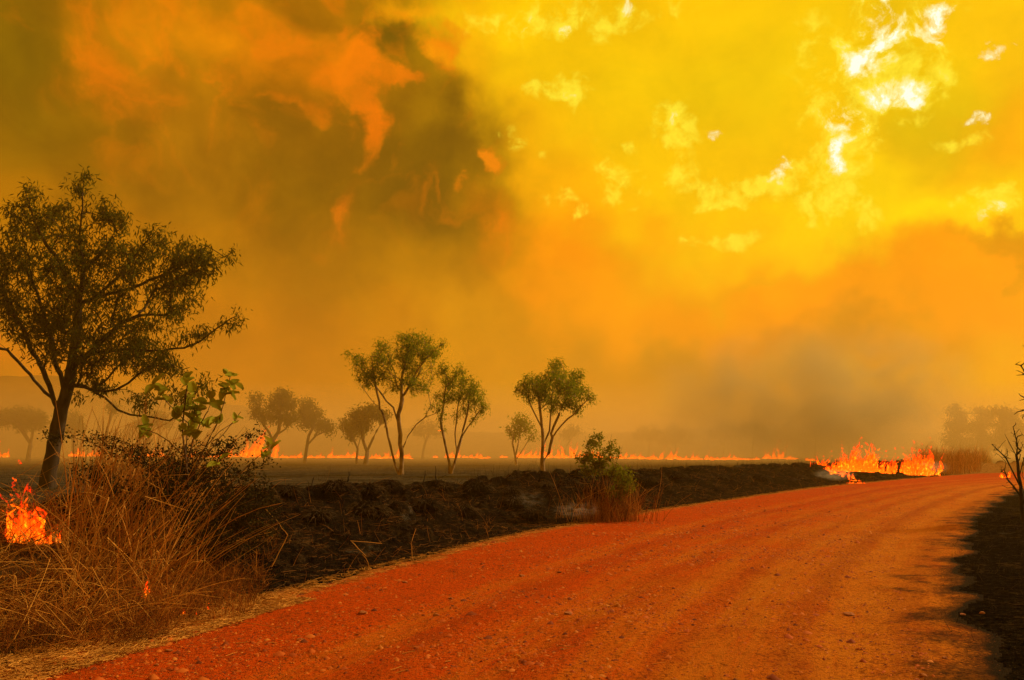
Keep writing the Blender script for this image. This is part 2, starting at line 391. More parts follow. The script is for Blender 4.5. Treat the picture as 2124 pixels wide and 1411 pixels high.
def flame_mat(name, cols, strength, thr, nscale):
    m, t = new_mat(name)
    tc = t.n('ShaderNodeTexCoord').outputs['Object']; h = t.attr('rise')
    st = t.v('MULTIPLY', tc, (1, 1, .45))
    n = t.noise(st, nscale, 5, .62, dist=1.2); n2 = t.noise(st, nscale * 2.7, 3, .6, dist=.5)
    v = t.m('ADD', t.m('MULTIPLY', n, .95), t.m('ADD', t.m('MULTIPLY', n2, .35), t.m('MULTIPLY', h, -.42)))
    c = t.ramp(t.rng(v, .20, .72, smooth=False), cols)
    e = t.n('ShaderNodeEmission'); t.put(e.inputs[0], c); e.inputs[1].default_value = strength
    tr = t.n('ShaderNodeBsdfTransparent')
    a = t.rng(t.m('ADD', t.m('MULTIPLY', n, .7), t.m('MULTIPLY', n2, .3)), t.m('ADD', thr, t.m('MULTIPLY', h, .16)), t.m('ADD', thr + .13, t.m('MULTIPLY', h, .17)))
    mx = t.n('ShaderNodeMixShader'); t.put(mx.inputs[0], a); t.put(mx.inputs[1], tr.outputs[0]); t.put(mx.inputs[2], e.outputs[0])
    o = t.n('ShaderNodeOutputMaterial'); t.put(o.inputs[0], mx.outputs[0]); return m
RED = [(0, (.8, .004, .001)), (.35, (1.0, .02, .001)), (.65, (1.0, .07, .001)), (1, (1.0, .11, .002))]
HOT = [(0, (1.0, .03, .001)), (.4, (1.0, .11, .001)), (.75, (1.0, .24, .004)), (1, (1.0, .5, .05))]
M['flame_outer'] = flame_mat('flame_outer', RED, 2.4, .37, 5.0)
M['flame_inner'] = flame_mat('flame_inner', HOT, 3.2, .36, 7.0)

# ------------------------------------------------------------------ road edges
def smooth_line(pts, n=240):
    pts = np.array(pts)[:, :2]; seg = np.linalg.norm(np.diff(pts, axis=0), axis=1); s = np.concatenate([[0], np.cumsum(seg)])
    q = np.linspace(0, 1, n) ** 1.7 * s[-1]
    out = np.stack([np.interp(q, s, pts[:, i]) for i in (0, 1)], 1)
    for _ in range(6): out[1:-1] = (out[:-2] + 2 * out[1:-1] + out[2:]) / 4
    return out
L_px = [(-250, 1455), (130, 1345), (300, 1312), (450, 1268), (700, 1200), (900, 1150), (1080, 1108), (1240, 1076), (1500, 1038), (1700, 1010), (1850, 996), (1960, 987), (2050, 981)]
R_px = [(2120, 1500), (2062, 1411), (2022, 1343), (2000, 1301), (2002, 1234), (2000, 1180), (2010, 1130), (2030, 1080), (2060, 1050), (2110, 1022), (2160, 1008)]
Lw = [G(*p) for p in L_px]; Rw = [G(*p) for p in R_px]
dL = Lw[0] - Lw[2]; dL /= np.linalg.norm(dL)
Lw = [Lw[0] + dL * 30 + np.array([2., -6, 0]), Lw[0] + dL * 4] + Lw + [Lw[-1] + np.array([16, 5.0, 0]), Lw[-1] + np.array([50, 11., 0]), Lw[-1] + np.array([200, 20., 0])]
Rw = [Rw[0] + np.array([-3.0, -28, 0]), Rw[0] + np.array([-.3, -3, 0])] + Rw + [Rw[-1] + np.array([14, 7, 0]), Rw[-1] + np.array([45, 13, 0]), Rw[-1] + np.array([190, 22, 0])]
EL, ER = smooth_line(Lw), smooth_line(Rw)
def sdist(P, E):
    """signed distance to polyline (positive on its left), and arc length of the foot"""
    A, B = E[:-1], E[1:]; d = B - A; L2 = (d ** 2).sum(1); seg = np.sqrt(L2); cum = np.concatenate([[0], np.cumsum(seg)[:-1]])
    best = np.full(len(P), 1e18); sg = np.ones(len(P)); al = np.zeros(len(P))
    for i in range(len(A)):
        v = P - A[i]; t_ = np.clip((v @ d[i]) / L2[i], 0, 1); q = v - t_[:, None] * d[i]
        D2 = (q ** 2).sum(1); m_ = D2 < best
        best[m_] = D2[m_]; cr = d[i, 0] * v[:, 1] - d[i, 1] * v[:, 0]
        sg[m_] = np.sign(cr[m_]) + (cr[m_] == 0); al[m_] = cum[i] + t_[m_] * seg[i]
    return np.sqrt(best) * sg, al
def sstep(x, a, b):
    t_ = np.clip((x - a) / (b - a), 0, 1); return t_ * t_ * (3 - 2 * t_)
def terrain(P):
    P = np.asarray(P, float).reshape(-1, P.shape[-1] if hasattr(P, 'shape') else 2)[:, :2]
    x, y = P[:, 0], P[:, 1]
    sl, al = sdist(P, EL); sr, _ = sdist(P, ER); sr = -sr        # both positive outside the road
    h = np.zeros(len(P))
    # field bank
    crest = 0.60 + .20 * fbm(al * .16, al * 0, 3, 3) * 2
    wob = fbm(x * .35, y * .35, 5, 3) * 1.2
    bank = sstep(sl + wob * .5, .1, 3.8) * (1 - sstep(sl + wob, 4.6, 8.5))
    h += crest * bank
    out = sstep(sl, .15, 1.3)
    lump = fbm(x * 1.3, y * 1.3, 11, 4)
    tus = .13 * np.tanh(np.maximum(0, fbm(x * 1.9, y * 1.9, 21, 3) - .04) / .10)
    h += out * (lump * .30 + tus * 1.9 * (.35 + .65 * bank)) * (1 - .75 * sstep(sl, 9, 16))
    h += .05 * out * fbm(x * 6, y * 6, 31, 3)
    # right bank
    outr = sstep(sr, .2, 1.6)
    h += .62 * sstep(sr + fbm(x * .5, y * .5, 8, 3), .3, 4.2)
    h += outr * (fbm(x * 1.5, y * 1.5, 41, 4) * .20 + np.maximum(0, fbm(x * 2.2, y * 2.2, 51, 3) - .05) * .5)
    h += .05 * outr * fbm(x * 6, y * 6, 61, 3)
    # road surface: gentle ruts and roughness
    ins = (1 - sstep(sl, -.3, .15)) * (1 - sstep(sr, -.3, .15))
    w_ = np.maximum(-sl - sr, .1); u = np.clip(-sl / w_, 0, 1)
    near = 1 - sstep(y, 25, 60)
    rut = -.035 * np.exp(-((u - .30) / .05) ** 2) - .03 * np.exp(-((u - .47) / .05) ** 2) - .045 * np.exp(-((u - .68) / .05) ** 2) - .04 * np.exp(-((u - .85) / .045) ** 2)
    h += ins * (rut * (.7 + fbm(al * .3, u * 0, 9, 2)) + .05 * fbm(x * .8, y * .8, 71, 4) + near * .022 * fbm(x * 9, y * 9, 81, 3))
    h += .01
    return h, sl, sr, u, al
def tz(x, y): return float(terrain(np.array([[x, y]]))[0][0])

def hit(px, py):
    """the spot on the terrain seen at a pixel"""
    r_ = ray(px, py); y_ = np.arange(4.5, 75, .08); P = np.array([0, 0, CAM_H]) + r_ * (y_ / r_[1])[:, None]
    z = terrain(P)[0]; k = np.nonzero(P[:, 2] < z)[0]
    return P[k[0]] if len(k) else P[-1]

# ------------------------------------------------------------------ ground and road sheets
def build_ground():
    fa = np.radians(np.linspace(-44, 44, 620)); ca = np.radians(np.linspace(44, 316, 60))[1:]
    ang = np.concatenate([fa, ca])
    rad = [1.2]
    while rad[-1] < 2600: rad.append(rad[-1] * (1.0095 if rad[-1] < 70 else 1.025))
    rad = np.array(rad); rad = np.concatenate([[0.3], rad])
    nr, na = len(rad), len(ang)
    Rg, Ag = np.meshgrid(rad, ang, indexing='ij')
    P = np.stack([(Rg * np.sin(Ag)).ravel(), (Rg * np.cos(Ag)).ravel()], 1)
    h, sl, sr, u, al = terrain(P)
    V = np.column_stack([P, h])
    i, j = np.meshgrid(np.arange(nr - 1), np.arange(na), indexing='ij'); j2 = (j + 1) % na
    Fq = np.stack([i * na + j, (i + 1) * na + j, (i + 1) * na + j2, i * na + j2], -1).reshape(-1, 4)[:, ::-1]
    # central cap
    cap = np.array([[k, (k + 1) % na, len(V)] for k in range(na)])[:, ::-1]
    V = np.vstack([V, [0, 0, tz(0, 0)]])
    ext = lambda a: np.append(a, a[0])
    sl, sr, u, al = ext(sl), ext(sr), ext(u), ext(al)
    C = V[Fq].mean(1); slc = sl[Fq].mean(1); src = sr[Fq].mean(1)
    jl = fbm(C[:, 0] * 1.4, C[:, 1] * 1.4, 91, 5); jr = fbm(C[:, 0] * .7, C[:, 1] * 1.0, 95, 5)
    isr = (slc + jl * .55 < 0) & (src + jr * .8 < .0)
    dist = np.hypot(V[:, 0], V[:, 1])
    far = sstep(sl, 5.5, 9.0) * (1 - sstep(sr, -2, 0))
    unb = (1 - sstep(np.abs(sl - 2.0), 1.5, 3.5)) * sstep(V[:, 0], 27, 31) + sstep(sr, -1, 1) * sstep(V[:, 1], 45, 55)
    nearg = (1 - sstep(V[:, 0], -4.0, -2.6)) * (V[:, 1] < 10.5) * (V[:, 1] > 0) * (1 - sstep(V[:, 1], 8.6, 10.3)) * (1 - sstep(sl, 2.2, 4.0))
    unb = np.clip(unb + .35 * nearg, 0, 1)
    eL_ = -(sl + .55 * fbm(V[:, 0] * 1.4, V[:, 1] * 1.4, 91, 5)); eR_ = - (sr + .8 * fbm(V[:, 0] * .7, V[:, 1] * 1.0, 95, 5))
    at_ = dict(across=u, along=al, edge_left=eL_, edge_right=eR_, far=far, unburnt=unb)
    def sub(Fs, name, mat, keys):
        allf = np.unique(np.concatenate([f.ravel() for f in Fs])); mp = np.full(len(V), -1); mp[allf] = np.arange(len(allf))
        me = mesh(name, V[allf], [mp[f] for f in Fs], {k: at_[k][allf] for k in keys})
        o = link(name, me, mat, smooth=True); o['kind'] = 'structure'; return o
    sub([Fq[isr], cap], 'road', M['road'], ('across', 'along', 'edge_left', 'edge_right'))
    sub([Fq[~isr]], 'ground', M['ground'], ('far', 'unburnt'))
build_ground()

# ------------------------------------------------------------------ distant hills
def build_hills():
    m, t = new_mat('wooded_hill'); p = pos(t)
    n = t.noise(p, .05, 6, .7)
    bsdf(t, t.mix(t.rng(n, .4, .6), (.02, .022, .008), (.07, .055, .02)), 1.0, n, 1, 2.0)
    def ridge(name, D, prof, depth, seed):
        xs = np.arange(prof[0][0], prof[-1][0] + 1, 4.0); ys = np.linspace(0, 1, 34)
        V = []; top = np.interp(xs, [q[0] for q in prof], [q[1] for q in prof])
        X = np.array([at(x, 935, D)[0] for x in xs]); H = np.array([at(x, y, D)[2] for x, y in zip(xs, top)])
        for k in ys:
            prof_k = math.sin(math.pi * min(k * .75 + .02, 1)) ** 1.1
            yy = D - depth * .5 + depth * k
            hh = H * prof_k * (1 + .22 * fbm(X * .02 + seed, yy * .02 + X * 0, seed, 4)) + 2.0 * fbm(X * .09, yy * .09 + X * 0, seed + 3, 4) * prof_k - 1.0
            V.append(np.column_stack([X, np.full_like(X, yy), hh]))
        V = np.vstack(V); n_ = len(xs); i, j = np.meshgrid(np.arange(len(ys) - 1), np.arange(n_ - 1), indexing='ij')
        Fq = np.stack([i * n_ + j, i * n_ + j + 1, (i + 1) * n_ + j + 1, (i + 1) * n_ + j], -1).reshape(-1, 4)
        o = link(name, mesh(name, V, Fq), m, smooth=True); o['kind'] = 'structure'
    ridge('hills', 245, [(-900, 760), (-300, 745), (0, 768), (100, 776), (240, 806), (420, 830), (560, 842), (700, 868), (900, 885), (1150, 893), (1350, 890), (1600, 878), (1700, 872), (1850, 885), (2100, 895), (2600, 880), (3000, 885)], 100, 2)
build_hills()

# ------------------------------------------------------------------ tubes and blades
def tubes(S, Rr, sides=3, attr=None):
    """S (n,k,3) spines, Rr (n,k) radii -> V, F"""
    n, k, _ = S.shape
    T = np.gradient(S, axis=1); T /= np.linalg.norm(T, axis=2, keepdims=True) + 1e-9
    ref = np.where(np.abs(T[..., 2:3]) > .9, np.array([1., 0, 0]), np.array([0, 0, 1.]))
    A = np.cross(T, ref); A /= np.linalg.norm(A, axis=2, keepdims=True) + 1e-9; B = np.cross(T, A)
    th = np.arange(sides) * 2 * np.pi / sides
    V = S[:, :, None] + Rr[:, :, None, None] * (np.cos(th)[None, None, :, None] * A[:, :, None] + np.sin(th)[None, None, :, None] * B[:, :, None])
    idx = np.arange(n * k * sides).reshape(n, k, sides)
    a = idx[:, :-1]; b = idx[:, 1:]; a2 = np.roll(a, -1, 2); b2 = np.roll(b, -1, 2)
    return V.reshape(-1, 3), np.stack([a, a2, b2, b], -1).reshape(-1, 4)
def leaves(P, D, S, L, W, fold=.15):
    """rhomboid leaves: base P, direction D, side S"""
    N = np.cross(D, S); L = L[:, None]; W = W[:, None]
    V = np.stack([P, P + D * L * .42 + S * W * .5 + N * W * fold, P + D * L, P + D * L * .42 - S * W * .5 + N * W * fold], 1)
    i = np.arange(len(P) * 4).reshape(-1, 4); return V.reshape(-1, 3), i
def unit(v): return v / (np.linalg.norm(v, axis=-1, keepdims=True) + 1e-9)

# ------------------------------------------------------------------ trees
def grow(name, D, skel, blobs, npts, base_r, leafp, mats, label, cat='tree', group=None, depthf=.8, bf=.35, step=None,
         tip=None, sink=.15, leaf_parts=('trunk', 'limb', 'twigs', 'crown'), seed=1, ground=True, jit=.12, minlimb=.30):
    """skel: polylines (px,py[,ddepth]) traced at distance D; blobs (px,py,rx,ry) of foliage, the twigs grow between them"""
    rg = np.random.default_rng(seed)
    sc = D / F
    def P3(q, dd=0): return at(q[0], q[1], D + (q[2] if len(q) > 2 else 0) + dd)
    nodes, par = [], []
    step = step or max(.25, 14 * sc)
    for k, line in enumerate(skel):
        pts = [P3(q) for q in line]
        if k == 0:
            b0 = pts[0].copy()
            if ground: b0[2] = tz(b0[0], b0[1]) - sink
            pts[0] = b0; nodes.append(b0); par.append(-1); cur = 0
        else:
            dd = np.linalg.norm(np.array(nodes) - pts[0], axis=1); cur = int(dd.argmin())
            if not ground or line[0][-1] != 'g':
                dep = nodes[cur][1] - pts[0][1]
            sgn = rg.uniform(-1, 1) * .35
            n_ = len(pts)
            for i_ in range(n_): pts[i_] = pts[i_] + np.array([0, sgn * i_ / n_ * n_ * 40 * sc * .5, 0])
        for p in pts[1:] if k == 0 else pts:
            a = nodes[cur]; L = np.linalg.norm(p - a); m_ = max(1, int(L / step))
            for s_ in range(1, m_ + 1):
                q = a + (p - a) * s_ / m_ + (rg.normal(0, jit * step * .5, 3) if s_ < m_ else 0)
                nodes.append(q); par.append(cur); cur = len(nodes) - 1
    nsk = len(nodes)
    # foliage points
    area = np.array([b[2] * b[3] * (b[4] if len(b) > 4 else 1) for b in blobs], float) if len(blobs) else np.zeros(0)
    pts = []
    if len(blobs):
        cnt = np.maximum(3, (npts * area / area.sum())).astype(int)
        for (bx, by, rx, ry, *o), c_ in zip(blobs, cnt):
            cd = rg.uniform(-.5, .5) * depthf * rx * sc * 2
            q = rg.normal(0, 1, (c_, 3)); q = unit(q) * rg.uniform(.15, 1, (c_, 1)) ** .45
            for v in q:
                pts.append(at(bx + v[0] * rx, by + v[1] * ry, D + cd + v[2] * depthf * rx * sc * 1.2))
        pts = np.array(pts); base = np.array(nodes)
        dmin = np.array([np.linalg.norm(base - p, axis=1).min() for p in pts]); pts = pts[dmin.argsort()]
    cap = len(nodes) + len(pts) * 40 + 10
    NP = np.zeros((cap, 3)); NP[:nsk] = nodes; PL = np.zeros(cap); PR = list(par)
    for i in range(1, nsk): PL[i] = PL[par[i]] + np.linalg.norm(NP[i] - NP[par[i]])
    lo = max(1, int(nsk * .0)); n = nsk; ends = []
    trunk_h = NP[0, 2] + .22 * (NP[:nsk, 2].max() - NP[0, 2])
    pen = np.zeros(cap); pen[:nsk] = np.where(NP[:nsk, 2] < trunk_h, 3.0, 0)
    for p in pts:
        v = p - NP[:n]; d = np.linalg.norm(v, axis=1)
        cost = d + bf * PL[:n] + pen[:n] + np.maximum(0, NP[:n, 2] - p[2]) * .5
        j = int(cost.argmin()); a = NP[j].copy(); L = d[j]; m_ = max(1, int(math.ceil(L / step)))
        m_ = min(m_, 38); up = np.array([0, 0, .18 * L]); cur = j
        off = rg.normal(0, .07 * L, 3)
        for s_ in range(1, m_ + 1):
            t_ = s_ / m_; q = a + (p - a) * t_ + (up + off) * math.sin(math.pi * t_) + (rg.normal(0, jit * step * .6, 3) if s_ < m_ else 0)
            NP[n] = q; PR.append(cur); PL[n] = PL[cur] + np.linalg.norm(q - NP[cur]); cur = n; n += 1
        ends.append(cur)
    NP = NP[:n]; PR = np.array(PR)
    # pipe model
    tip = tip or base_r * .045
    pw = 2.05; acc = np.zeros(n); has = np.zeros(n, bool)
    for i in range(n - 1, 0, -1):
        if not has[i]: acc[i] = tip ** pw
        acc[PR[i]] += acc[i]; has[PR[i]] = True
    rad = acc ** (1 / pw); sc_r = base_r / rad[0]; rad = np.where(rad * sc_r < tip * .7, tip * .7, rad * sc_r)
    fl = np.clip(1 - (PL[:n] / (base_r * 3.5)), 0, 1); rad = rad * (1 + .35 * fl ** 2)
    kids = [[] for _ in range(n)]
    for i in range(1, n): kids[PR[i]].append(i)
    chains = []; stack = [(0, None)]
    while stack:
        st, pre = stack.pop(); ch = [st] if pre is None else [pre, st]; c_ = st
        while kids[c_]:
            ks = sorted(kids[c_], key=lambda q: -rad[q])
            for k_ in ks[1:]: stack.append((k_, c_))
            c_ = ks[0]; ch.append(c_)
        chains.append(ch)
    root_loc = NP[0].copy()
    root = empty(name, root_loc); tag(root, label, cat, group)
    def tube_of(chs, nm, mat):
        Vs, Fs, off = [], [], 0
        for ch in chs:
            if len(ch) < 2: continue
            S = NP[ch][None] - root_loc; r = rad[ch].copy()
            if ch[0] != 0: r[0] = min(r[0], r[1] * 1.15)
            r[-1] *= .6
            sd = 9 if r.max() > .10 else 6 if r.max() > .035 else 3
            if sd > 3:
                r = r * (1 + rg.normal(0, .05, len(r)))
            v, f = tubes(S, r[None], sd); Vs.append(v); Fs.append(f + off); off += len(v)
        if Vs: return link(nm, mesh(nm, np.vstack(Vs), np.vstack(Fs)), mat, root, smooth=True)
    limbs, rest = [], []
    for ch in chains[1:]:
        (limbs if rad[ch[1]] > minlimb * base_r and len(ch) > 5 and len(limbs) < 14 else rest).append(ch)
    tube_of([chains[0]], leaf_parts[0], mats[0])
    for ch in limbs: tube_of([ch], leaf_parts[1], mats[0])
    if rest: tube_of(rest, leaf_parts[2], mats[1] if len(mats) > 2 else mats[0])
    # leaves: hung round the last nodes of every twig
    if leafp:
        nl, Ln, Wn, spread, droop = leafp
        src = []
        for e in ends:
            c_ = e; src.append(e)
            for _ in range(2):
                c_ = PR[c_]
                if c_ < nsk: break
                src.append(c_)
        src = NP[np.array(src)]
        w_ = rg.uniform(.25, 1.0, len(src)); cn = np.maximum(1, (w_ * nl).astype(int))
        P = np.repeat(src, cn, 0); m_ = len(P)
        # small sub-sprays so the foliage is clumped rather than evenly sprinkled
        P = P + unit(rg.normal(0, 1, (m_, 3))) * (rg.uniform(0, 1, (m_, 1)) ** .8) * spread
        Dv = unit(rg.normal(0, 1, (m_, 3)) + np.array([0, 0, -droop]))
        Sv = unit(np.cross(Dv, rg.normal(0, 1, (m_, 3))))
        v, f = leaves(P - root_loc, Dv, Sv, rg.uniform(.6, 1.25, m_) * Ln, rg.uniform(.7, 1.2, m_) * Wn)
        link(leaf_parts[3], mesh('crown', v, f), mats[-1], root)
    return root

BD, BP, BF = M['bark_dark'], M['bark_pale'], M['bark_far']
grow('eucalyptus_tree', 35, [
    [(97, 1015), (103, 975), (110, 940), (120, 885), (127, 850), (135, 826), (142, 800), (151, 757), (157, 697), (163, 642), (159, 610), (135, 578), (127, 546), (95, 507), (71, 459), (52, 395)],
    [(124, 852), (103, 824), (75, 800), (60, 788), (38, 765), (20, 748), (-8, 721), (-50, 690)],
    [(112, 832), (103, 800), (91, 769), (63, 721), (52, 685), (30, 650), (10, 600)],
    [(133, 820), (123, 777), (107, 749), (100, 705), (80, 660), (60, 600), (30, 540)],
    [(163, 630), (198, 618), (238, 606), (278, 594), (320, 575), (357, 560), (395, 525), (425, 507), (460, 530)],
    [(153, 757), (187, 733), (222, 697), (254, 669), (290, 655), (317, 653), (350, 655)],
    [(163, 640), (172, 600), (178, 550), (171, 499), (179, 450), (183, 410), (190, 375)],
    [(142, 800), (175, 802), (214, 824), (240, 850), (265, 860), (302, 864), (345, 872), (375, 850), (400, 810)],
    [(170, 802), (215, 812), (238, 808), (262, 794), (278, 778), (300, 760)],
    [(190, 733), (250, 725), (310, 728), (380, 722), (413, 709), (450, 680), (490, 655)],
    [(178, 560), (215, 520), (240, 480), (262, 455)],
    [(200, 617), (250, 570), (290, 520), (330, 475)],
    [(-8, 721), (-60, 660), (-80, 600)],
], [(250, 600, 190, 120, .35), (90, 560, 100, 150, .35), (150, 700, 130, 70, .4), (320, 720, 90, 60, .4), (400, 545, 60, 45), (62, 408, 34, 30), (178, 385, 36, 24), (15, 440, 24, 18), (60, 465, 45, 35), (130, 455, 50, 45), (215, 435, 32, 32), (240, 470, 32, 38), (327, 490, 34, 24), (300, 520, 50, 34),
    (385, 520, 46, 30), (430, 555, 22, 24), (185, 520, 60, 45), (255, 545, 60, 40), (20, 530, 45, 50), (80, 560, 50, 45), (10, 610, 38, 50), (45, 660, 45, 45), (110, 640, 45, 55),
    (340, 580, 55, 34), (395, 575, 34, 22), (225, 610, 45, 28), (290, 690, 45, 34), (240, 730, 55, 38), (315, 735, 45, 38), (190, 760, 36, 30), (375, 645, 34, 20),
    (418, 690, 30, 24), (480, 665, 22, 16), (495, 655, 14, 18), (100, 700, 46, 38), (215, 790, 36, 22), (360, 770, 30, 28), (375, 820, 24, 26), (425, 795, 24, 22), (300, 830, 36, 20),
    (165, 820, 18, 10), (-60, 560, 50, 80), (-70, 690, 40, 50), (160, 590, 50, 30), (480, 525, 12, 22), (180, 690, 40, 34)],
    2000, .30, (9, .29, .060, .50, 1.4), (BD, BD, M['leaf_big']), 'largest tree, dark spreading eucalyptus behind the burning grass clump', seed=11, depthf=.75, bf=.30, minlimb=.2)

MT = (BP, BP, M['leaf_mid'])
grow('eucalyptus_tree', 53, [
    [(831, 986), (833, 960), (833, 935), (828, 885), (826, 860), (834, 830), (832, 790), (842, 745), (850, 705)],
    [(827, 984), (820, 968), (812, 940), (800, 890), (788, 850), (764, 825), (744, 800), (722, 786)],
    [(788, 850), (782, 815), (775, 770), (772, 740)],
    [(833, 935), (845, 905), (862, 880), (880, 865), (905, 855), (925, 842), (945, 822)],
    [(828, 883), (815, 845), (792, 820), (770, 790), (745, 762), (722, 735)],
    [(832, 830), (855, 790), (870, 765), (890, 742), (915, 718)],
], [(850, 760, 70, 60, .2), (760, 765, 40, 30, .3), (857, 700, 40, 14), (872, 722, 30, 20), (840, 730, 24, 24), (852, 758, 26, 18), (900, 730, 20, 14), (922, 712, 10, 8), (790, 715, 14, 14), (792, 740, 24, 20), (785, 772, 30, 18),
    (745, 748, 14, 18), (720, 732, 6, 9), (756, 778, 22, 12), (845, 785, 20, 12), (868, 803, 16, 12), (815, 800, 14, 10), (905, 842, 16, 10), (880, 800, 8, 8), (760, 800, 14, 8)],
    900, .165, (7, .22, .055, .42, 1.0), MT, 'tall twin-stemmed green tree standing in the centre of the burnt field', group='green trees on the burnt field', seed=23, minlimb=.3)
grow('eucalyptus_tree', 56, [
    [(934, 981), (932, 960), (928, 944), (920, 905), (914, 872), (920, 840), (925, 800)],
    [(938, 976), (944, 955), (950, 930), (957, 906), (970, 885), (988, 860), (1002, 845)],
    [(948, 938), (944, 900), (948, 870), (952, 835), (958, 800)], [(957, 906), (968, 862), (975, 820)],
], [(955, 810, 48, 34, .25), (921, 760, 11, 16), (951, 766, 16, 12), (905, 772, 8, 6), (935, 790, 28, 16), (972, 796, 24, 16), (988, 820, 24, 18), (950, 822, 26, 12), (914, 820, 18, 12), (1003, 848, 12, 14),
    (968, 848, 18, 10), (917, 863, 9, 13), (946, 862, 9, 10), (985, 870, 9, 7), (918, 885, 6, 6)],
    560, .125, (6, .22, .055, .38, 1.0), MT, 'slender green tree right beside the tall twin-stemmed one', group='green trees on the burnt field', seed=31)
grow('eucalyptus_tree', 53, [
    [(1126, 985), (1125, 962), (1126, 925), (1125, 890), (1116, 872), (1104, 848), (1096, 828), (1085, 815)],
    [(1126, 958), (1139, 939), (1146, 908), (1165, 882), (1190, 860), (1208, 840), (1220, 828)],
    [(1127, 925), (1140, 894), (1143, 856), (1147, 811), (1154, 775)], [(1143, 900), (1160, 860), (1178, 820), (1190, 785)], [(1124, 888), (1120, 850), (1118, 815)],
], [(1152, 805, 64, 36, .3), (1153, 752, 15, 11), (1150, 775, 26, 18), (1106, 785, 22, 12), (1086, 806, 17, 18), (1120, 805, 24, 16), (1196, 777, 16, 15), (1177, 800, 30, 20), (1208, 812, 20, 18), (1226, 827, 10, 7),
    (1172, 835, 26, 14), (1136, 828, 20, 12), (1196, 846, 15, 9), (1150, 850, 12, 8), (1100, 826, 12, 8)],
    800, .15, (7, .22, .055, .42, 1.0), MT, 'round-crowned green tree behind the roadside bank, left of the small green bush', group='green trees on the burnt field', seed=41)
FT = (BF, BF, M['leaf_far'])
fars = [
  (88, [(1071, 966), (1069, 946), (1063, 920), (1068, 890)], [[(1070, 955), (1082, 936), (1096, 914), (1104, 900)], [(1069, 946), (1078, 900)]],
   [(1079, 869, 17, 11), (1066, 892, 15, 12), (1092, 884, 15, 10), (1106, 904, 10, 7)], 110, .12, 12, 'small thin-leaved tree left of the round-crowned green tree', MT),
  (92, [(758, 962), (762, 935), (774, 909), (790, 880), (798, 860)], [[(762, 938), (750, 905), (735, 880)]],
   [(742, 862, 22, 13), (768, 855, 24, 16), (755, 880, 20, 10), (795, 862, 14, 10)], 170, .22, 22, 'leaning grey-green tree half hidden behind the tall twin-stemmed tree', FT),
  (96, [(740, 958), (742, 931), (730, 905), (724, 885)], [[(742, 930), (752, 900)]],
   [(722, 880, 16, 12), (738, 888, 20, 12), (728, 905, 10, 8)], 110, .14, 18, 'short bushy tree left of the leaning grey-green tree', FT),
  (98, [(553, 956), (560, 930), (567, 912), (578, 895), (582, 850)], [[(566, 914), (550, 885), (530, 860)], [(570, 905), (593, 890), (606, 870)]],
   [(582, 816, 18, 11), (575, 838, 24, 15), (528, 824, 12, 8), (530, 852, 14, 13), (604, 838, 14, 14), (600, 866, 20, 12), (560, 862, 22, 12)], 230, .26, 24, 'wide hazy tree just right of the leafy foreground plant', FT),
  (102, [(632, 957), (636, 930), (640, 905), (650, 885)], [[(636, 925), (655, 905), (675, 895)]],
   [(634, 836, 18, 11), (650, 858, 22, 13), (670, 880, 16, 12), (636, 876, 18, 11), (684, 890, 9, 10), (628, 858, 12, 10)], 190, .22, 20, 'hazy low-branched tree touching the wide hazy tree on its right', FT),
  (150, [(876, 950), (880, 925), (888, 905)], [], [(886, 884, 24, 12), (866, 892, 14, 10), (908, 896, 14, 9)], 90, .22, 20, 'faint smoky tree seen between two green trees', FT),
  (165, [(1168, 950), (1175, 925), (1188, 905)], [], [(1190, 893, 17, 11), (1172, 900, 12, 9)], 60, .2, 20, 'faint smoky tree peeping out behind the round-crowned green tree', FT),
  (118, [(58, 950), (63, 925), (68, 895)], [[(63, 920), (45, 890), (30, 870)]], [(40, 858, 30, 16), (72, 862, 26, 16), (50, 878, 26, 12), (10, 866, 24, 16), (90, 880, 12, 12)], 230, .3, 24, 'broad smoky tree at the far left behind the large eucalyptus', FT),
  (125, [(150, 945), (152, 915), (150, 890)], [], [(150, 868, 22, 16), (165, 885, 14, 14), (135, 888, 14, 12)], 110, .22, 22, 'smoky rounded tree directly behind the large trunk', FT),
  (110, [(216, 925), (222, 895), (232, 852)], [], [(233, 842, 9, 9), (240, 850, 7, 6)], 40, .17, 16, 'slim bare-trunked tree with a small tuft on top', FT),
  (130, [(300, 935), (310, 905), (320, 885)], [[(305, 920), (285, 895)]], [(318, 862, 26, 16), (290, 880, 20, 12), (345, 875, 20, 14)], 130, .22, 20, 'smoky tree behind the leafy foreground plant', FT),
  (135, [(1988, 962), (1985, 925), (1984, 885)], [], [(1978, 848, 12, 12), (1992, 862, 18, 12), (1980, 880, 20, 14), (2005, 885, 14, 12), (1975, 908, 24, 18), (2000, 925, 24, 18)], 200, .2, 30, 'first tree of the smoky clump behind the tall roadside grass', FT),
  (138, [(2040, 962), (2040, 925), (2038, 890)], [], [(2030, 852, 12, 9), (2050, 860, 16, 10), (2038, 878, 22, 12), (2020, 885, 14, 10), (2030, 905, 24, 16), (2050, 922, 24, 18)], 200, .2, 30, 'middle tree of the smoky clump beyond the road bend', FT),
  (130, [(2090, 962), (2088, 925), (2085, 890)], [], [(2070, 850, 15, 10), (2090, 862, 18, 12), (2080, 880, 22, 12), (2115, 880, 16, 14), (2104, 856, 10, 8), (2075, 905, 24, 16), (2110, 915, 24, 20)], 230, .2, 30, 'smoky tree nearest the bare roadside shrub', FT),
]
ORDT = {1345: 'leftmost', 1400: 'second', 1500: 'third', 1560: 'fourth', 1630: 'fifth', 1690: 'sixth', 1760: 'seventh and last'}
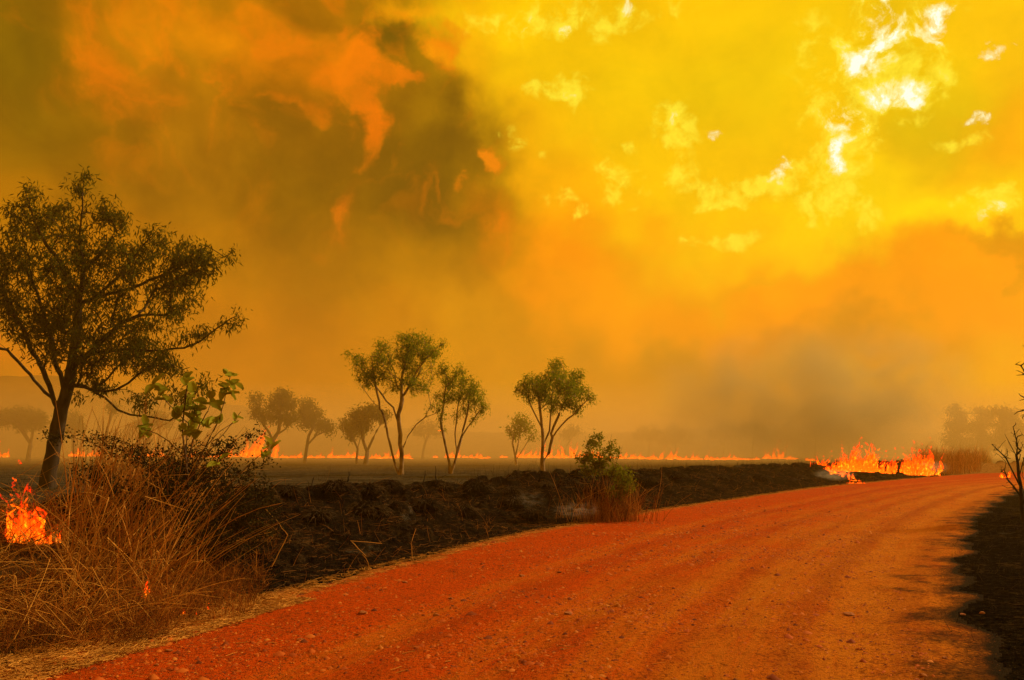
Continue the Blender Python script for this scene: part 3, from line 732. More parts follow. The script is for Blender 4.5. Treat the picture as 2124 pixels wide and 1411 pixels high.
for x, b in ((1345, 880), (1400, 884), (1500, 876), (1560, 870), (1630, 880), (1690, 868), (1760, 884)):
    fars.append((190, [(x, 951), (x + 2, 925), (x + 4, 905)], [], [(x, b + 12, 26, 14), (x + 18, b + 24, 20, 14), (x - 20, b + 26, 20, 13)], 90, .2, 26, ORDT[x] + ' dim tree from the left in the smoke behind the fire line', FT))
for i, (D, tr, more, bl, n_, br, nl, lab, mt) in enumerate(fars):
    dim = D == 190
    grow('smoky_tree', D, [tr] + more, bl, int(n_ * 1.1), br, (int(nl * .5), .28 + D * .001, .09 + D * .0005, .55 + D * .003, .6), mt, lab,
         group='dim trees behind the fire line' if dim else 'smoke-veiled trees beyond the field', seed=60 + i, step=.9, jit=.10)

# ------------------------------------------------------------------ shrubs
grow('thorny_shrub', 10.2, [
    [(380, 1160), (385, 1080), (392, 1000), (400, 940)],
    [(384, 1090), (345, 1010), (290, 955), (230, 925), (160, 912), (95, 892)],
    [(386, 1080), (430, 990), (470, 930), (515, 900), (548, 888)],
    [(392, 1010), (460, 990), (520, 975), (572, 960)],
    [(388, 1060), (330, 990), (270, 920), (225, 905)],
    [(386, 1100), (455, 1060), (520, 1040), (560, 1045)],
    [(384, 1100), (300, 1060), (230, 1020), (160, 985)],
], [(120, 905, 34, 12), (190, 915, 50, 12), (250, 935, 50, 24), (320, 950, 60, 34), (400, 955, 60, 40), (475, 930, 40, 26), (525, 900, 28, 12), (545, 960, 34, 12), (470, 990, 60, 34),
    (400, 1040, 90, 60), (290, 1030, 60, 50), (500, 1060, 50, 50), (430, 1110, 70, 40), (180, 980, 40, 26), (230, 1000, 40, 30), (545, 1010, 30, 20), (350, 1000, 60, 40), (480, 1130, 70, 40), (540, 1080, 50, 50), (450, 1170, 60, 30)],
    1150, .035, (9, .036, .024, .12, .2), (M['twig_dark'], M['twig_dark'], M['leaf_thorn']),
    'dark tangled thorny shrub with tiny leaves rising out of the dry grass clump', cat='shrub', depthf=.8, bf=.2, tip=.0035, seed=71, step=.11, jit=.3, leaf_parts=('stem', 'branch', 'twigs', 'foliage'))

def bare(name, D, skel, blobs, n_, br, label, seed, **kw):
    return grow(name, D, skel, blobs, n_, br, None, (M['twig_dark'], M['twig_dark']), label, cat='shrub', tip=.0045, seed=seed,
                step=.2, jit=.35, leaf_parts=('stem', 'branch', 'twigs', 'x'), **kw)
bare('bare_shrub', 17.5, [
    [(2122, 1062), (2118, 1030), (2113, 987), (2108, 944), (2101, 885)],
    [(2116, 1010), (2098, 975), (2085, 950), (2056, 922)], [(2114, 990), (2124, 940), (2122, 900)],
    [(2117, 1030), (2100, 1010), (2078, 975)], [(2120, 1050), (2130, 980), (2140, 920)], [(2110, 950), (2092, 920), (2080, 900)],
], [(2080, 940, 22, 30), (2104, 900, 14, 26), (2080, 985, 18, 22), (2120, 930, 20, 40), (2062, 925, 12, 10), (2130, 960, 20, 50), (2095, 1010, 16, 20)],
    150, .05, 'bare black-twigged shrub beside the road at the right edge', 81, depthf=.9)
bare('dead_tree', 19, [
    [(2175, 1060), (2165, 950), (2150, 850), (2135, 780), (2108, 768)], [(2158, 880), (2130, 830), (2112, 822)], [(2152, 850), (2175, 780), (2190, 700)], [(2150, 850), (2128, 850), (2108, 855)],
], [(2120, 775, 16, 12), (2118, 825, 14, 14), (2116, 860, 14, 14), (2150, 740, 40, 40), (2190, 780, 40, 60)], 120, .09, 'leafless tree whose twigs reach in over the right edge', 83)

def blades(n, base, aim, length, lean, rad, mat, name, seed, K=5, curve=.5, parent=None, droop=.3):
    """n bent stalks; base() -> (n,2) ground points; aim preferred lean direction"""
    rg = np.random.default_rng(seed); B = base(rg, n)
    z = terrain(B)[0]; B3 = np.column_stack([B, z - .02])
    L = rg.uniform(*length, n)[:, None, None]
    az = rg.uniform(0, 2 * np.pi, n); ln = np.abs(rg.normal(lean[0], lean[1], n))
    d0 = np.stack([np.sin(ln) * np.cos(az), np.sin(ln) * np.sin(az), np.cos(ln)], 1) + np.array(aim) * rg.uniform(.3, 1, (n, 1))
    d0 = unit(d0)
    side = unit(rg.normal(0, 1, (n, 3)) * [1, 1, .2]) * curve * rg.uniform(.1, 1, (n, 1))
    t_ = np.linspace(0, 1, K)[None, :, None]
    S = B3[:, None] + d0[:, None] * L * t_ + side[:, None] * L * t_ ** 2 * .5 - np.array([0, 0, 1]) * droop * L * t_ ** 2.4 * rg.uniform(.2, 1, (n, 1, 1))
    # some stalks are snapped
    kk = rg.random(n) < .25; kn = rg.uniform(.3, .7, n)[:, None, None]
    kd = unit(rg.normal(0, 1, (n, 3)) + [0, 0, -.5])[:, None] * L * np.maximum(0, t_ - kn) * .9
    S = np.where(kk[:, None, None], np.where(t_ > kn, B3[:, None] + (d0[:, None] * L) * kn + kd, B3[:, None] + d0[:, None] * L * t_), S)
    S[..., 2] = np.maximum(S[..., 2], np.repeat(z[:, None], K, 1) - .03)
    r = rad * rg.uniform(.6, 1.3, n)[:, None] * np.linspace(1, .35, K)[None]
    V, Fq = tubes(S, r, 3)
    o = link(name, mesh(name, V, Fq), mat, parent); return o

def in_px(poly_px, z=.15):
    """sampler of ground points under a quadrilateral traced in ground coordinates"""
    Q = [G(*p, z)[:2] for p in poly_px]
    def f(rg, n):
        a, b = rg.random((n, 1)), rg.random((n, 1))
        return (Q[0] * (1 - a) + Q[1] * a) * (1 - b) + (Q[3] * (1 - a) + Q[2] * a) * b
    return f
clump = in_px([(110, 1300), (330, 1270), (470, 1120), (190, 1120)])
front = in_px([(-160, 1345), (330, 1290), (520, 1190), (-80, 1180)])
o = blades(760, clump, (.22, -.05, 0), (.5, 1.45), (.62, .4), .0046, M['straw'], 'tall_dry_grass', 101, K=6)
tag(o, 'tangled clump of tall dry straw-coloured grass beside the near flame', 'grass', kind='stuff')
o = blades(360, in_px([(100, 1240), (330, 1230), (400, 1130), (150, 1120)]), (.34, .0, .2), (1.0, 2.0), (.40, .3), .0068, M['straw_pale'], 'long_dry_stalks', 103, K=7, curve=.35)
tag(o, 'long bleached stalks arching across the dry grass clump', 'grass', kind='stuff')
o = blades(700, in_px([(-160, 1320), (200, 1300), (230, 1170), (-100, 1170)]), (.25, -.1, 0), (.35, 1.1), (1.0, .3), .0048, M['straw'], 'leaning_dry_grass', 102, K=6, droop=.45)
tag(o, 'dry straw-coloured grass flattened in front of the near flame', 'grass', kind='stuff')
o = blades(4600, front, (.05, -.05, 0), (.18, .55), (.7, .4), .0030, M['straw_red'], 'russet_undergrowth', 105, K=4)
tag(o, 'low russet dry grass matted along the foot of the clump', 'grass', kind='stuff')
o = blades(1700, in_px([(330, 1275), (520, 1248), (580, 1150), (380, 1130)]), (.05, -.05, 0), (.10, .36), (.6, .4), .0028, M['straw_red'], 'reddish_fine_grass', 107, K=4)
tag(o, 'fine reddish grass between the thorny shrub and the road', 'grass', kind='stuff')
# charred stubble over the bank
def bank_pts(rg, n, lo=.2, hi=6.5, E=EL, smax=75, smin=26, sign=1, pw=1.0):
    seg = np.linalg.norm(np.diff(E, axis=0), axis=1); s = np.concatenate([[0], np.cumsum(seg)])
    q = rg.uniform(0, 1, n) ** pw * (smax - smin) + smin
    x = np.interp(q, s, E[:, 0]); y = np.interp(q, s, E[:, 1]); e = .3
    dx = np.interp(q + e, s, E[:, 0]) - x; dy = np.interp(q + e, s, E[:, 1]) - y; L = np.hypot(dx, dy)
    d = rg.uniform(lo, hi, n) * sign
    return np.column_stack([x - dy / L * d, y + dx / L * d])
segL = np.linalg.norm(np.diff(EL, axis=0), axis=1); cumL = np.concatenate([[0], np.cumsum(segL)])
s_of = lambda px, py: float(sdist(G(px, py)[None, :2], EL)[1][0])
sA, sB = s_of(420, 1275), s_of(1960, 987)
o = blades(22000, lambda rg, n: bank_pts(rg, n, .05, 6.0, smin=sA - 1, smax=sB, pw=1.6), (0, 0, 0), (.05, .20), (.8, .4), .0045, M['char_stalk'], 'charred_stubble', 111, K=3)
tag(o, 'charred grass stubble covering the roadside bank', 'stubble', kind='stuff')
o = blades(1100, lambda rg, n: bank_pts(rg, n, .1, 4.5, smin=sA, smax=sB, pw=1.3), (0, 0, 0), (.15, .5), (.9, .35), .0035, M['straw_red'], 'scorched_grass', 113, K=5, curve=.8)
tag(o, 'scorched brown grass wisps left standing on the black bank', 'grass', kind='stuff')
o = blades(700, lambda rg, n: bank_pts(rg, n, 3.6, 5.4, smin=s_of(1240, 1076), smax=sB, pw=1), (0, 0, 0), (.25, .65), (.2, .2), .004, M['char_stalk'], 'bank_top_grass', 115, K=4)
tag(o, 'thin dark grass heads along the top of the bank', 'grass', kind='stuff')
sR0 = lambda px, py: float(sdist(G(px, py)[None, :2], ER)[1][0])
o = blades(7000, lambda rg, n: bank_pts(rg, n, -.25, 4.5, E=ER, smin=sR0(2090, 1411), smax=sR0(2110, 1022), sign=-1), (0, 0, 0), (.04, .14), (.9, .4), .003, M['char_stalk'], 'burnt_stubble', 117, K=3)
tag(o, 'burnt black stubble on the verge right of the road', 'stubble', kind='stuff')
o = blades(4000, in_px([(1890, 980), (2030, 973), (2060, 960), (1930, 960)], 0.3), (0, 0, 0), (.7, 2.0), (.25, .2), .012, M['straw'], 'roadside_grass', 119, K=5)
tag(o, 'tall tan unburnt grass at the bend of the road beyond the fire', 'grass', kind='stuff')
def field_pts(rg, n):
    y = 17 + 98 * rg.random(n * 3) ** 1.5; P = np.column_stack([rg.uniform(-.8, .62, n * 3) * y, y])
    sl, _ = sdist(P, EL); keep = (sl > 5) & (fbm(P[:, 0] * .25, P[:, 1] * .6, 77, 3) + rg.uniform(-.2, .2, n * 3) > -.02); P = P[keep]
    return P[np.arange(n) % len(P)]
o = blades(9000, field_pts, (0, 0, 0), (.05, .30), (.5, .4), .010, M['char_stalk'], 'field_stubble', 116, K=3)
tag(o, 'black burnt stubble dotted over the flat field', 'stubble', kind='stuff')
# straw litter on the verge
def litter(n, lo, hi, name, mat, L, seed, label, smin, smax, pw=1.7, E=EL, sign=1, rad=.0026):
    rg = np.random.default_rng(seed); P = bank_pts(rg, n, lo, hi, smin=smin, smax=smax, pw=pw, E=E, sign=sign)
    z = terrain(P)[0]; a = rg.uniform(0, 2 * np.pi, n); l = rg.uniform(*L, n)
    d = np.stack([np.cos(a), np.sin(a), rg.uniform(-.05, .22, n)], 1) * l[:, None]
    K = 3; t_ = np.linspace(-.5, .5, K)[None, :, None]
    S = np.column_stack([P, z + .008])[:, None] + d[:, None] * t_ + rg.normal(0, .06, (n, 1, 3)) * [1, 1, .3] * l[:, None, None] * (1 - 4 * t_ ** 2)
    V, Fq = tubes(S, np.full((n, K), rad) * rg.uniform(.6, 1.4, (n, 1)), 3)
    return tag(link(name, mesh(name, V, Fq), mat), label, 'litter', kind='stuff')
s0 = s_of(-150, 1430)
litter(5200, -.62, .25, 'straw_litter', M['straw_pale'], (.04, .20), 121, 'pale straw scattered along the left verge of the dirt road', s0, s_of(560, 1240), pw=1.0)
litter(4200, -.30, .15, 'thin_straw_litter', M['straw_pale'], (.03, .16), 122, 'thin line of straw where the road meets the black bank', s_of(560, 1240), sB, pw=1.5)
litter(9000, .05, 4.5, 'fallen_stalks', M['fallen'], (.06, .30), 123, 'fallen brown stalks lying on the burnt bank', sA, sB, pw=1.4)
litter(500, -5, -.6, 'loose_straws', M['straw_pale'], (.03, .12), 125, 'few loose straws dropped on the red road', s0, sB, pw=1.6)

# middle shrub at the road edge
shrub_at = 18.6
ms = grow('green_bush', shrub_at, [
    [(1250, 1060), (1248, 1010), (1245, 960), (1240, 900)], [(1249, 1030), (1225, 985), (1200, 950), (1190, 945)], [(1249, 1020), (1275, 970), (1285, 940), (1290, 925)],
    [(1250, 1040), (1290, 1000), (1310, 985)], [(1247, 990), (1225, 940), (1215, 905)], [(1248, 980), (1262, 930), (1270, 900)]],
    [(1238, 906, 14, 10), (1225, 925, 18, 14), (1210, 950, 22, 12), (1240, 945, 30, 20), (1270, 935, 14, 20), (1255, 970, 34, 20), (1290, 985, 26, 16), (1215, 975, 18, 12), (1303, 1005, 20, 20), (1280, 1020, 24, 16)],
    330, .028, (8, .070, .036, .11, .0), (M['stem'], M['stem'], M['leaf_shrub']), 'small green bush mixed with dry stems at the middle of the road edge', cat='bush', tip=.0045, seed=131, step=.14, jit=.25,
    leaf_parts=('stem', 'branch', 'twigs', 'foliage'))
bp = at(1262, 1060, shrub_at)
def around(c, r): return lambda rg, n: np.column_stack([rg.normal(c[0], r, n), rg.normal(c[1], r * .7, n)])
o = blades(420, around(bp, .42), (.12, 0, 0), (.5, 1.15), (.28, .2), .0055, M['straw_red'], 'dry_tussock', 133, K=5)
tag(o, 'tall rust-brown grass around the foot of the small green bush', 'grass', kind='stuff')
o = blades(70, around(bp, .35), (.15, 0, .1), (1.0, 1.6), (.3, .15), .005, M['straw'], 'dry_stalks', 135, K=5)
tag(o, 'pale stalks leaning out of the small green bush', 'grass', kind='stuff')

# a few single kinked stalks in front of the black bank
def stalk(pts, D, r, mat, label):
    P = np.array([at(x, y, D + dd) for x, y, dd in pts]); P[0, 2] = tz(P[0, 0], P[0, 1]) - .01
    S = np.concatenate([P[i] + (P[i + 1] - P[i]) * np.linspace(0, 1, 5)[:, None] for i in range(len(P) - 1)])
    S = S + np.concatenate([np.zeros((1, 3)), rng.normal(0, .004, (len(S) - 1, 3))])
    V, Fq = tubes((S - P[0])[None], np.linspace(r, r * .6, len(S))[None], 5)
    o = link('dry_stalk', mesh('dry_stalk', V, Fq), mat); o.location = Vector(P[0]); tag(o, label, 'stalk', 'kinked stalks before the black bank')
stalk([(562, 1185, 0), (597, 1110, .2), (575, 1080, .3), (545, 1050, .4)], 10.3, .006, M['straw'], 'bent stalk arching right of the reddish grass, before the black bank')
stalk([(762, 1078, .6), (728, 1122, 0), (792, 1127, .3)], 11.4, .006, M['straw_pale'], 'broken straw folded into a sharp angle on the black bank')
stalk([(856, 1147, 0), (853, 1128, 0), (862, 1098, .1)], 12.2, .006, M['straw_pale'], 'short upright pale stalk near the road edge, left of the fallen straws')
stalk([(772, 1178, 0), (760, 1160, 0), (752, 1150, 0)], 10.9, .005, M['straw'], 'tiny leaning straw at the corner of black bank and road')

# burnt upright sticks on the bank
for i, (px, y0, y1, D, lean) in enumerate([(720, 1002, 980, 22, 4), (878, 1000, 978, 24, 5), (904, 998, 968, 26, 0), (906, 990, 984, 26, 24), (1240, 1002, 975, 27, 3), (1000, 1005, 986, 24, -8), (645, 1008, 990, 22, 6), (1480, 990, 972, 34, 4)][:8]):
    a = hit(px, y0 + 3); D = a[1]; b = at(px + lean, y1, D); a[2] = tz(a[0], a[1]) - .04
    S = a + (b - a) * np.linspace(0, 1, 6)[:, None] + rng.normal(0, .012, (6, 3)); S[0] = a
    V, Fq = tubes((S - a)[None], np.linspace(.022, .008, 6)[None], 5)
    o = link('burnt_stick', mesh('burnt_stick', V, Fq), M['twig_dark']); o.location = Vector(a)
    tag(o, ['charred stick just left of the tall twin-stemmed tree on the bank top', 'charred stick just right of the tall twin-stemmed tree trunks', 'upright charred stick left of the slender tree base', 'bent charred stick leaning right by the slender tree base', 'charred stick on the bank top beside the small green bush', 'charred stick leaning left between the slender and round-crowned trees', 'leftmost charred stick on the bank, beyond the thorny shrub', 'charred stick on the bank top right of the small green bush'][i], 'stick', 'charred sticks on the bank')

# ------------------------------------------------------------------ leafy foreground plant (broad leaves, each its own part)
def leafy_plant():
    D = 9.6; base = at(398, 1150, D); base[2] = tz(base[0], base[1]) - .05
    root = empty('milkweed_plant', base); tag(root, 'leafy green plant with broad pale leaves rising above the thorny shrub', 'plant')
    stems = [([(398, 1150), (392, 1050), (385, 950), (378, 890), (388, 800)], .014), ([(390, 1000), (385, 930), (392, 880), (350, 838), (322, 803)], .008),
             ([(392, 1000), (425, 930), (455, 870), (470, 815), (480, 772)], .009), ([(388, 960), (405, 900), (432, 850), (440, 832)], .009),
             ([(385, 950), (350, 915), (320, 897), (292, 890)], .008), ([(392, 990), (440, 930), (480, 880), (500, 855)], .006), ([(400, 960), (450, 900), (492, 870)], .006),
             ([(395, 1040), (470, 1010), (520, 960), (556, 930)], .007), ([(420, 1000), (445, 975), (455, 955)], .006)]
    for pts, r in stems:
        P = np.array([at(x, y, D + .12 * math.sin(x * .05 + k)) for k, (x, y) in enumerate(pts)])
        S = np.concatenate([P[i] + (P[i + 1] - P[i]) * np.linspace(0, 1, 6)[:, None] for i in range(len(P) - 1)]) - base
        S[1:-1] = (S[:-2] + S[1:-1] * 2 + S[2:]) / 4
        S += rng.normal(0, .003, S.shape)
        V, Fq = tubes(S[None], np.linspace(r, r * .5, len(S))[None], 6)
        link('stem', mesh('stem', V, Fq), M['stem'], root, smooth=True)
    # leaf mesh: cupped oval with midrib
    Vv, Ff = [], []
    nu, nv = 7, 5
    for i in range(nu):
        t_ = i / (nu - 1); w_ = .34 * math.sin(math.pi * min(.98, max(.02, t_ ** .75))) ** .7
        for j in range(nv):
            s_ = (j / (nv - 1) - .5) * 2
            Vv.append((t_, s_ * w_, .22 * s_ * s_ - .22 * t_ * t_ + .03 * math.sin(9 * t_ + 3 * s_)))
    for i in range(nu - 1):
        for j in range(nv - 1): Ff.append((i * nv + j, (i + 1) * nv + j, (i + 1) * nv + j + 1, i * nv + j + 1))
    lm = mesh('leaf', np.array(Vv), np.array(Ff)); lm.materials.append(M['leaf_broad'])
    lm.polygons.foreach_set('use_smooth', np.ones(len(lm.polygons), bool))
    cl = [(322, 803, 4, 1), (340, 825, 3, .9), (352, 842, 2, .8), (294, 888, 4, .9), (310, 900, 3, .9), (368, 868, 5, 1), (385, 822, 4, 1), (386, 795, 3, .8), (392, 846, 4, 1), (378, 885, 4, .9),
          (437, 838, 6, 1.1), (407, 870, 5, 1), (425, 885, 4, .9), (450, 882, 4, .9), (470, 812, 6, 1), (477, 780, 4, .7), (480, 800, 3, .9), (490, 870, 3, .6), (558, 928, 4, .8), (545, 945, 3, .8), (455, 958, 3, .8), (400, 905, 4, .9), (415, 850, 3, .9)]
    rg = np.random.default_rng(9)
    for (x, y, n_, s_) in cl:
        for k in range(n_):
            o = bpy.data.objects.new('leaf', lm); col.objects.link(o); o.parent = root
            p = at(x + rg.normal(0, 4), y + rg.normal(0, 5), D + rg.normal(0, .05)) - base
            d = Vector(unit(np.array([rg.normal(0, .8), rg.normal(-.3, .7), rg.normal(.25, .55)])))
            o.location = Vector(p); q = d.to_track_quat('X', 'Z'); o.rotation_mode = 'QUATERNION'
            from mathutils import Quaternion
            o.rotation_quaternion = q @ Quaternion((1, 0, 0), rg.normal(0, .5))
            z_ = rg.uniform(.13, .19) * s_; o.scale = (z_, z_, z_)
leafy_plant()

# ------------------------------------------------------------------ rocks, gravel
def rock_mesh(seed, flat=.6):
    import bmesh
    bm = bmesh.new(); bmesh.ops.create_icosphere(bm, subdivisions=2, radius=1); rg = np.random.default_rng(seed)
    cuts = [(unit(rg.normal(0, 1, 3)), rg.uniform(.55, .85)) for _ in range(9)]
    for v in bm.verts:
        p = np.array(v.co)
        for n_, d in cuts:
            e = p @ n_ - d
            if e > 0: p = p - n_ * e
        p = p * [1, .8, flat] + rg.normal(0, .02, 3); v.co = Vector(p)
    me = bpy.data.meshes.new('rock'); bm.to_mesh(me); bm.free(); me.materials.append(M['rock']); return me
rocks = [(1762, 1268, 14, 'flat brick-like brown stone lying on the right wheel track'), (1179, 1270, 10, 'pointed reddish stone in the middle of the near road'),
         (752, 1272, 10, 'rounded pale stone on the near left of the road, right of the grass clump'), (622, 1326, 7, 'flat small stone in the loose gravel nearest the left verge'),
         (1082, 1192, 7, 'small two-toned stone at the centre-left of the road beside the verge'), (350, 1350, 9, 'brick-red stone at the near left corner of the road'),
         (840, 1206, 6, 'little rusty stone close to the straw verge'), (935, 1238, 6, 'little dark-red stone on the gravel between two small stones'),
         (1160, 1186, 5, 'tiny grey-red stone behind the pointed one'), (2037, 1273, 6, 'pale stone on the black edge of the right verge'),
         (1914, 1403, 9, 'dark stone cut by the bottom edge of the picture at the right'), (1958, 1366, 7, 'brown stone just above the bottom right corner stones'),
         (1997, 1276, 7, 'reddish flat stone beside the pale stone on the right verge'), (905, 1270, 7, 'cluster stone of dark red on the open near road'), (325, 1383, 6, 'small orange stone at the bottom left edge of the picture'),
         (740, 1312, 6, 'low rust-coloured stone below the rounded pale stone')]
for i, (px, py, hw, lab) in enumerate(rocks):
    p = G(px, py, .01); me = rock_mesh(200 + i, .5 if i else .38); o = link('rock', me); s_ = hw * p[1] / F
    o.scale = (s_, s_ * .9, s_); o.rotation_euler = (R.uniform(-.15, .15), R.uniform(-.15, .15), R.uniform(-.4, .4))
    o.location = (p[0], p[1], tz(p[0], p[1]) + s_ * .18); tag(o, lab, 'rock', 'loose stones on the dirt road')
def gravel(n, seed, lo, hi, smin, smax, size, name, label, pw=2.2):
    rg = np.random.default_rng(seed); P = bank_pts(rg, n * 3, lo, hi, smin=smin, smax=smax, pw=pw)
    cl = fbm(P[:, 0] * .9, P[:, 1] * .9, 333, 3); keep = cl + rg.uniform(-.25, .25, len(P)) > .0; P = P[keep][:n]; n = len(P)
    z = terrain(P)[0]
    base = np.array([[1, 0, 0], [.3, .9, 0], [-.8, .6, 0], [-.9, -.4, 0], [.1, -1, 0], [.05, .1, .8], [.35, -.3, .6]]) * [1, .8, .7]
    fc = np.array([[0, 1, 5], [1, 2, 5], [2, 3, 5], [3, 4, 6], [3, 6, 5], [4, 0, 6], [0, 5, 6]])
    s_ = size * np.exp(rg.normal(0, .45, n)); s_ = np.minimum(s_, size * 3.2); a = rg.uniform(0, 2 * np.pi, n); c_, si = np.cos(a), np.sin(a)
    b = base[None] * s_[:, None, None] * rg.uniform(.7, 1.3, (n, 1, 3)) * (1 + rg.normal(0, .12, (n, 7, 3)))
    V = np.stack([b[..., 0] * c_[:, None] - b[..., 1] * si[:, None] + P[:, :1], b[..., 0] * si[:, None] + b[..., 1] * c_[:, None] + P[:, 1:2], b[..., 2] + z[:, None] - .001], -1)
    Fc = fc[None] + (np.arange(n) * 7)[:, None, None]
    tag(link(name, mesh(name, V.reshape(-1, 3), Fc.reshape(-1, 3)), M['gravel']), label, 'gravel', kind='stuff')
gravel(42000, 301, -6.5, -.1, s0 - 1, s_of(1700, 1010), .0085, 'gravel', 'loose red gravel scattered over the dirt road', 1.9)
gravel(2600, 303, -6.0, -.2, s0, s_of(1500, 1038), .019, 'coarse_gravel', 'coarser pebbles strewn on the near road', 1.7)

# burnt tussocks on the bank
ORD = 'leftmost second third fourth fifth sixth seventh eighth ninth tenth eleventh twelfth thirteenth fourteenth fifteenth sixteenth seventeenth eighteenth nineteenth twentieth twenty-first twenty-second twenty-third twenty-fourth twenty-fifth twenty-sixth twenty-seventh twenty-eighth twenty-ninth thirtieth thirty-first thirty-second thirty-third thirty-fourth thirty-fifth thirty-sixth'.split()
def tussocks():
    rg = np.random.default_rng(404)
    spots = [(600, 1018, 21), (700, 1008, 21), (805, 1008, 21), (765, 1012, 20), (860, 1012, 20), (925, 1010, 21), (990, 1015, 20), (1060, 1018, 19), (1130, 1002, 24), (1180, 1000, 25), (1345, 998, 26),
             (1160, 1065, 15.5), (1070, 1045, 16), (1100, 1070, 14.5), (1400, 992, 29), (1495, 985, 33), (960, 1060, 14.5), (880, 1050, 15), (760, 1060, 14), (660, 1070, 13), (1660, 985, 40), (1580, 990, 36), (1240, 1010, 23)]
    for i, (px, py, D) in enumerate(sorted(spots)):
        p = hit(px, py + 6); n = 170; r = rg.uniform(.22, .42)
        a = rg.uniform(0, 2 * np.pi, n); q = rg.uniform(0, 1, n) ** .6
        B = np.stack([np.cos(a) * q * r, np.sin(a) * q * r, np.sqrt(1 - q ** 2 * .96) * r * .55 - .05], 1)
        dv = unit(B * [1.4, 1.4, .5] + rg.normal(0, .08, (n, 3)) + [0, 0, .05])
        t_ = np.linspace(0, 1, 3)[None, :, None]; L = rg.uniform(.07, .2, (n, 1, 1))
        S = B[:, None] + dv[:, None] * L * t_ - np.array([0, 0, 1]) * L * t_ ** 2 * .6
        V, Fq = tubes(S, np.repeat(np.linspace(.011, .004, 3)[None], n, 0), 3)
        # solid heart
        th = np.linspace(0, 2 * np.pi, 17)[:-1]; ph = np.linspace(0, np.pi / 2, 6)
        hv = []
        for f_ in ph:
            k = 1 + .12 * rg.normal(0, 1, 16); hv.append(np.stack([np.cos(th) * math.cos(f_) * r * .98 * k, np.sin(th) * math.cos(f_) * r * .98 * k, np.full(16, math.sin(f_) * r * .6) * k - .06], 1))
        hv = np.vstack(hv); hf = np.array([[i2 * 16 + j, i2 * 16 + (j + 1) % 16, (i2 + 1) * 16 + (j + 1) % 16, (i2 + 1) * 16 + j] for i2 in range(5) for j in range(16)])
        root = empty('burnt_tussock', (p[0], p[1], tz(p[0], p[1])))
        tag(root, ORD[i] + ' charred round grass tussock from the left on the burnt bank', 'tussock', 'burnt tussocks on the bank')
        link('mound', mesh('mound', hv, hf), M['ground'], root, smooth=True)
        link('stubs', mesh('stubs', V, Fq), M['char_stalk'], root)
tussocks()

# ------------------------------------------------------------------ fire
def fire(px, py, w_px, h_px, D, label, n=14, seed=0, shape=None, lean=.25, group=None, z=None, name='fire', low=.45):
    """flames over a strip w_px wide at distance D; shape(u) gives relative height across the strip"""
    rg = np.random.default_rng(seed)
    if D is None: D = float(hit(px, py)[1])
    base = at(px, py, D); base[2] = tz(base[0], base[1]) if z is None else z
    W, H = w_px * D / F, h_px * D / F
    root = empty(name, base); tag(root, label, 'fire', group)
    for part, mat, hs, rs in (('outer_flame', M['flame_outer'], 1.0, 1.0), ('inner_flame', M['flame_inner'], .74, .62)):
        Vs, Fs, At, off = [], [], [], 0
        rg2 = np.random.default_rng(seed + 1)
        for i in range(n):
            u = (i + rg2.uniform(0, 1)) / n
            hh = H * (shape(u) if shape else .25 + .85 * rg2.random() ** 2.2) * rg2.uniform(low, 1.15)
            if rg2.random() < .2: hh *= .5
            K = 12; t_ = np.linspace(0, 1, K); ph = rg2.uniform(0, 6, 3)
            r0 = max(W / n * .95, hh * .15) * rg2.uniform(.6, 1.2)
            x = (u - .5) * W + hh * (.16 * np.sin(4 * t_ + ph[0]) * t_ + .08 * np.sin(11 * t_ + ph[1]) * t_ + lean * t_ ** 1.6 * rg2.uniform(0, 1))
            y = rg2.normal(0, .12 * min(W, H * 1.2)) + hh * .08 * np.sin(5 * t_ + ph[2]) * t_
            r = r0 * rs * np.clip((1 - t_) ** .75, 0, 1) * (1 + .38 * np.sin(9 * t_ + ph[1]) + .2 * np.sin(21 * t_ + ph[0])) * (.55 + .45 * np.sin(np.pi * np.clip(t_ * 1.4 + .2, 0, 1)))
            S = np.column_stack([x, y, hh * hs * t_ - .03])[None]
            v, f = tubes(S, np.maximum(r, .002)[None], 8); v += rg2.normal(0, r0 * .07, v.shape)
            Vs.append(v); Fs.append(f + off); off += len(v); At.append(np.repeat(t_ * .8 + .2 * hh / H, 8))
            # detached licks
            if rg2.random() < .45:
                c_ = np.array([x[-1] + rg2.normal(0, .08 * hh), y if np.isscalar(y) else y[-1], hh * hs * rg2.uniform(1.0, 1.22)]); t2 = np.linspace(0, 1, 6)
                S2 = (c_ + np.column_stack([.05 * hh * np.sin(5 * t2 + ph[0]), 0 * t2, hh * .14 * t2]))[None]
                v, f = tubes(S2, (r0 * .35 * rs * np.sin(np.pi * np.clip(t2, .04, .96)))[None], 6)
                Vs.append(v); Fs.append(f + off); off += len(v); At.append(np.full(36, 1.0))
        link(part, mesh(part, np.vstack(Vs), np.vstack(Fs), {'rise': np.concatenate(At)}), mat, root, smooth=True)
    return root
pk = lambda c, w: (lambda u: .35 + .65 * math.exp(-((u - c) / w) ** 2))
fire(70, 1122, 96, 120, None, 'tall bright flame burning in the dry grass at the near left', 26, 1, pk(.25, .30), lean=-.2)
fire(292, 1240, 40, 62, None, 'small red flame flickering deep in the dry grass clump', 8, 2)
fire(376, 1280, 60, 40, None, 'low flame creeping beside the road at the foot of the grass', 9, 3)
fire(442, 1270, 34, 26, None, 'tiny flame at the black corner of the road edge', 6, 4)
fire(1752, 974, 135, 68, 46, 'large blaze of orange flame on the bank at the road bend', 64, 5, lambda u: .45 + .55 * math.exp(-((u - .72) / .2) ** 2))
fire(1825, 968, 60, 40, 48, 'lower flames linking the two large blazes on the bank', 26, 6)
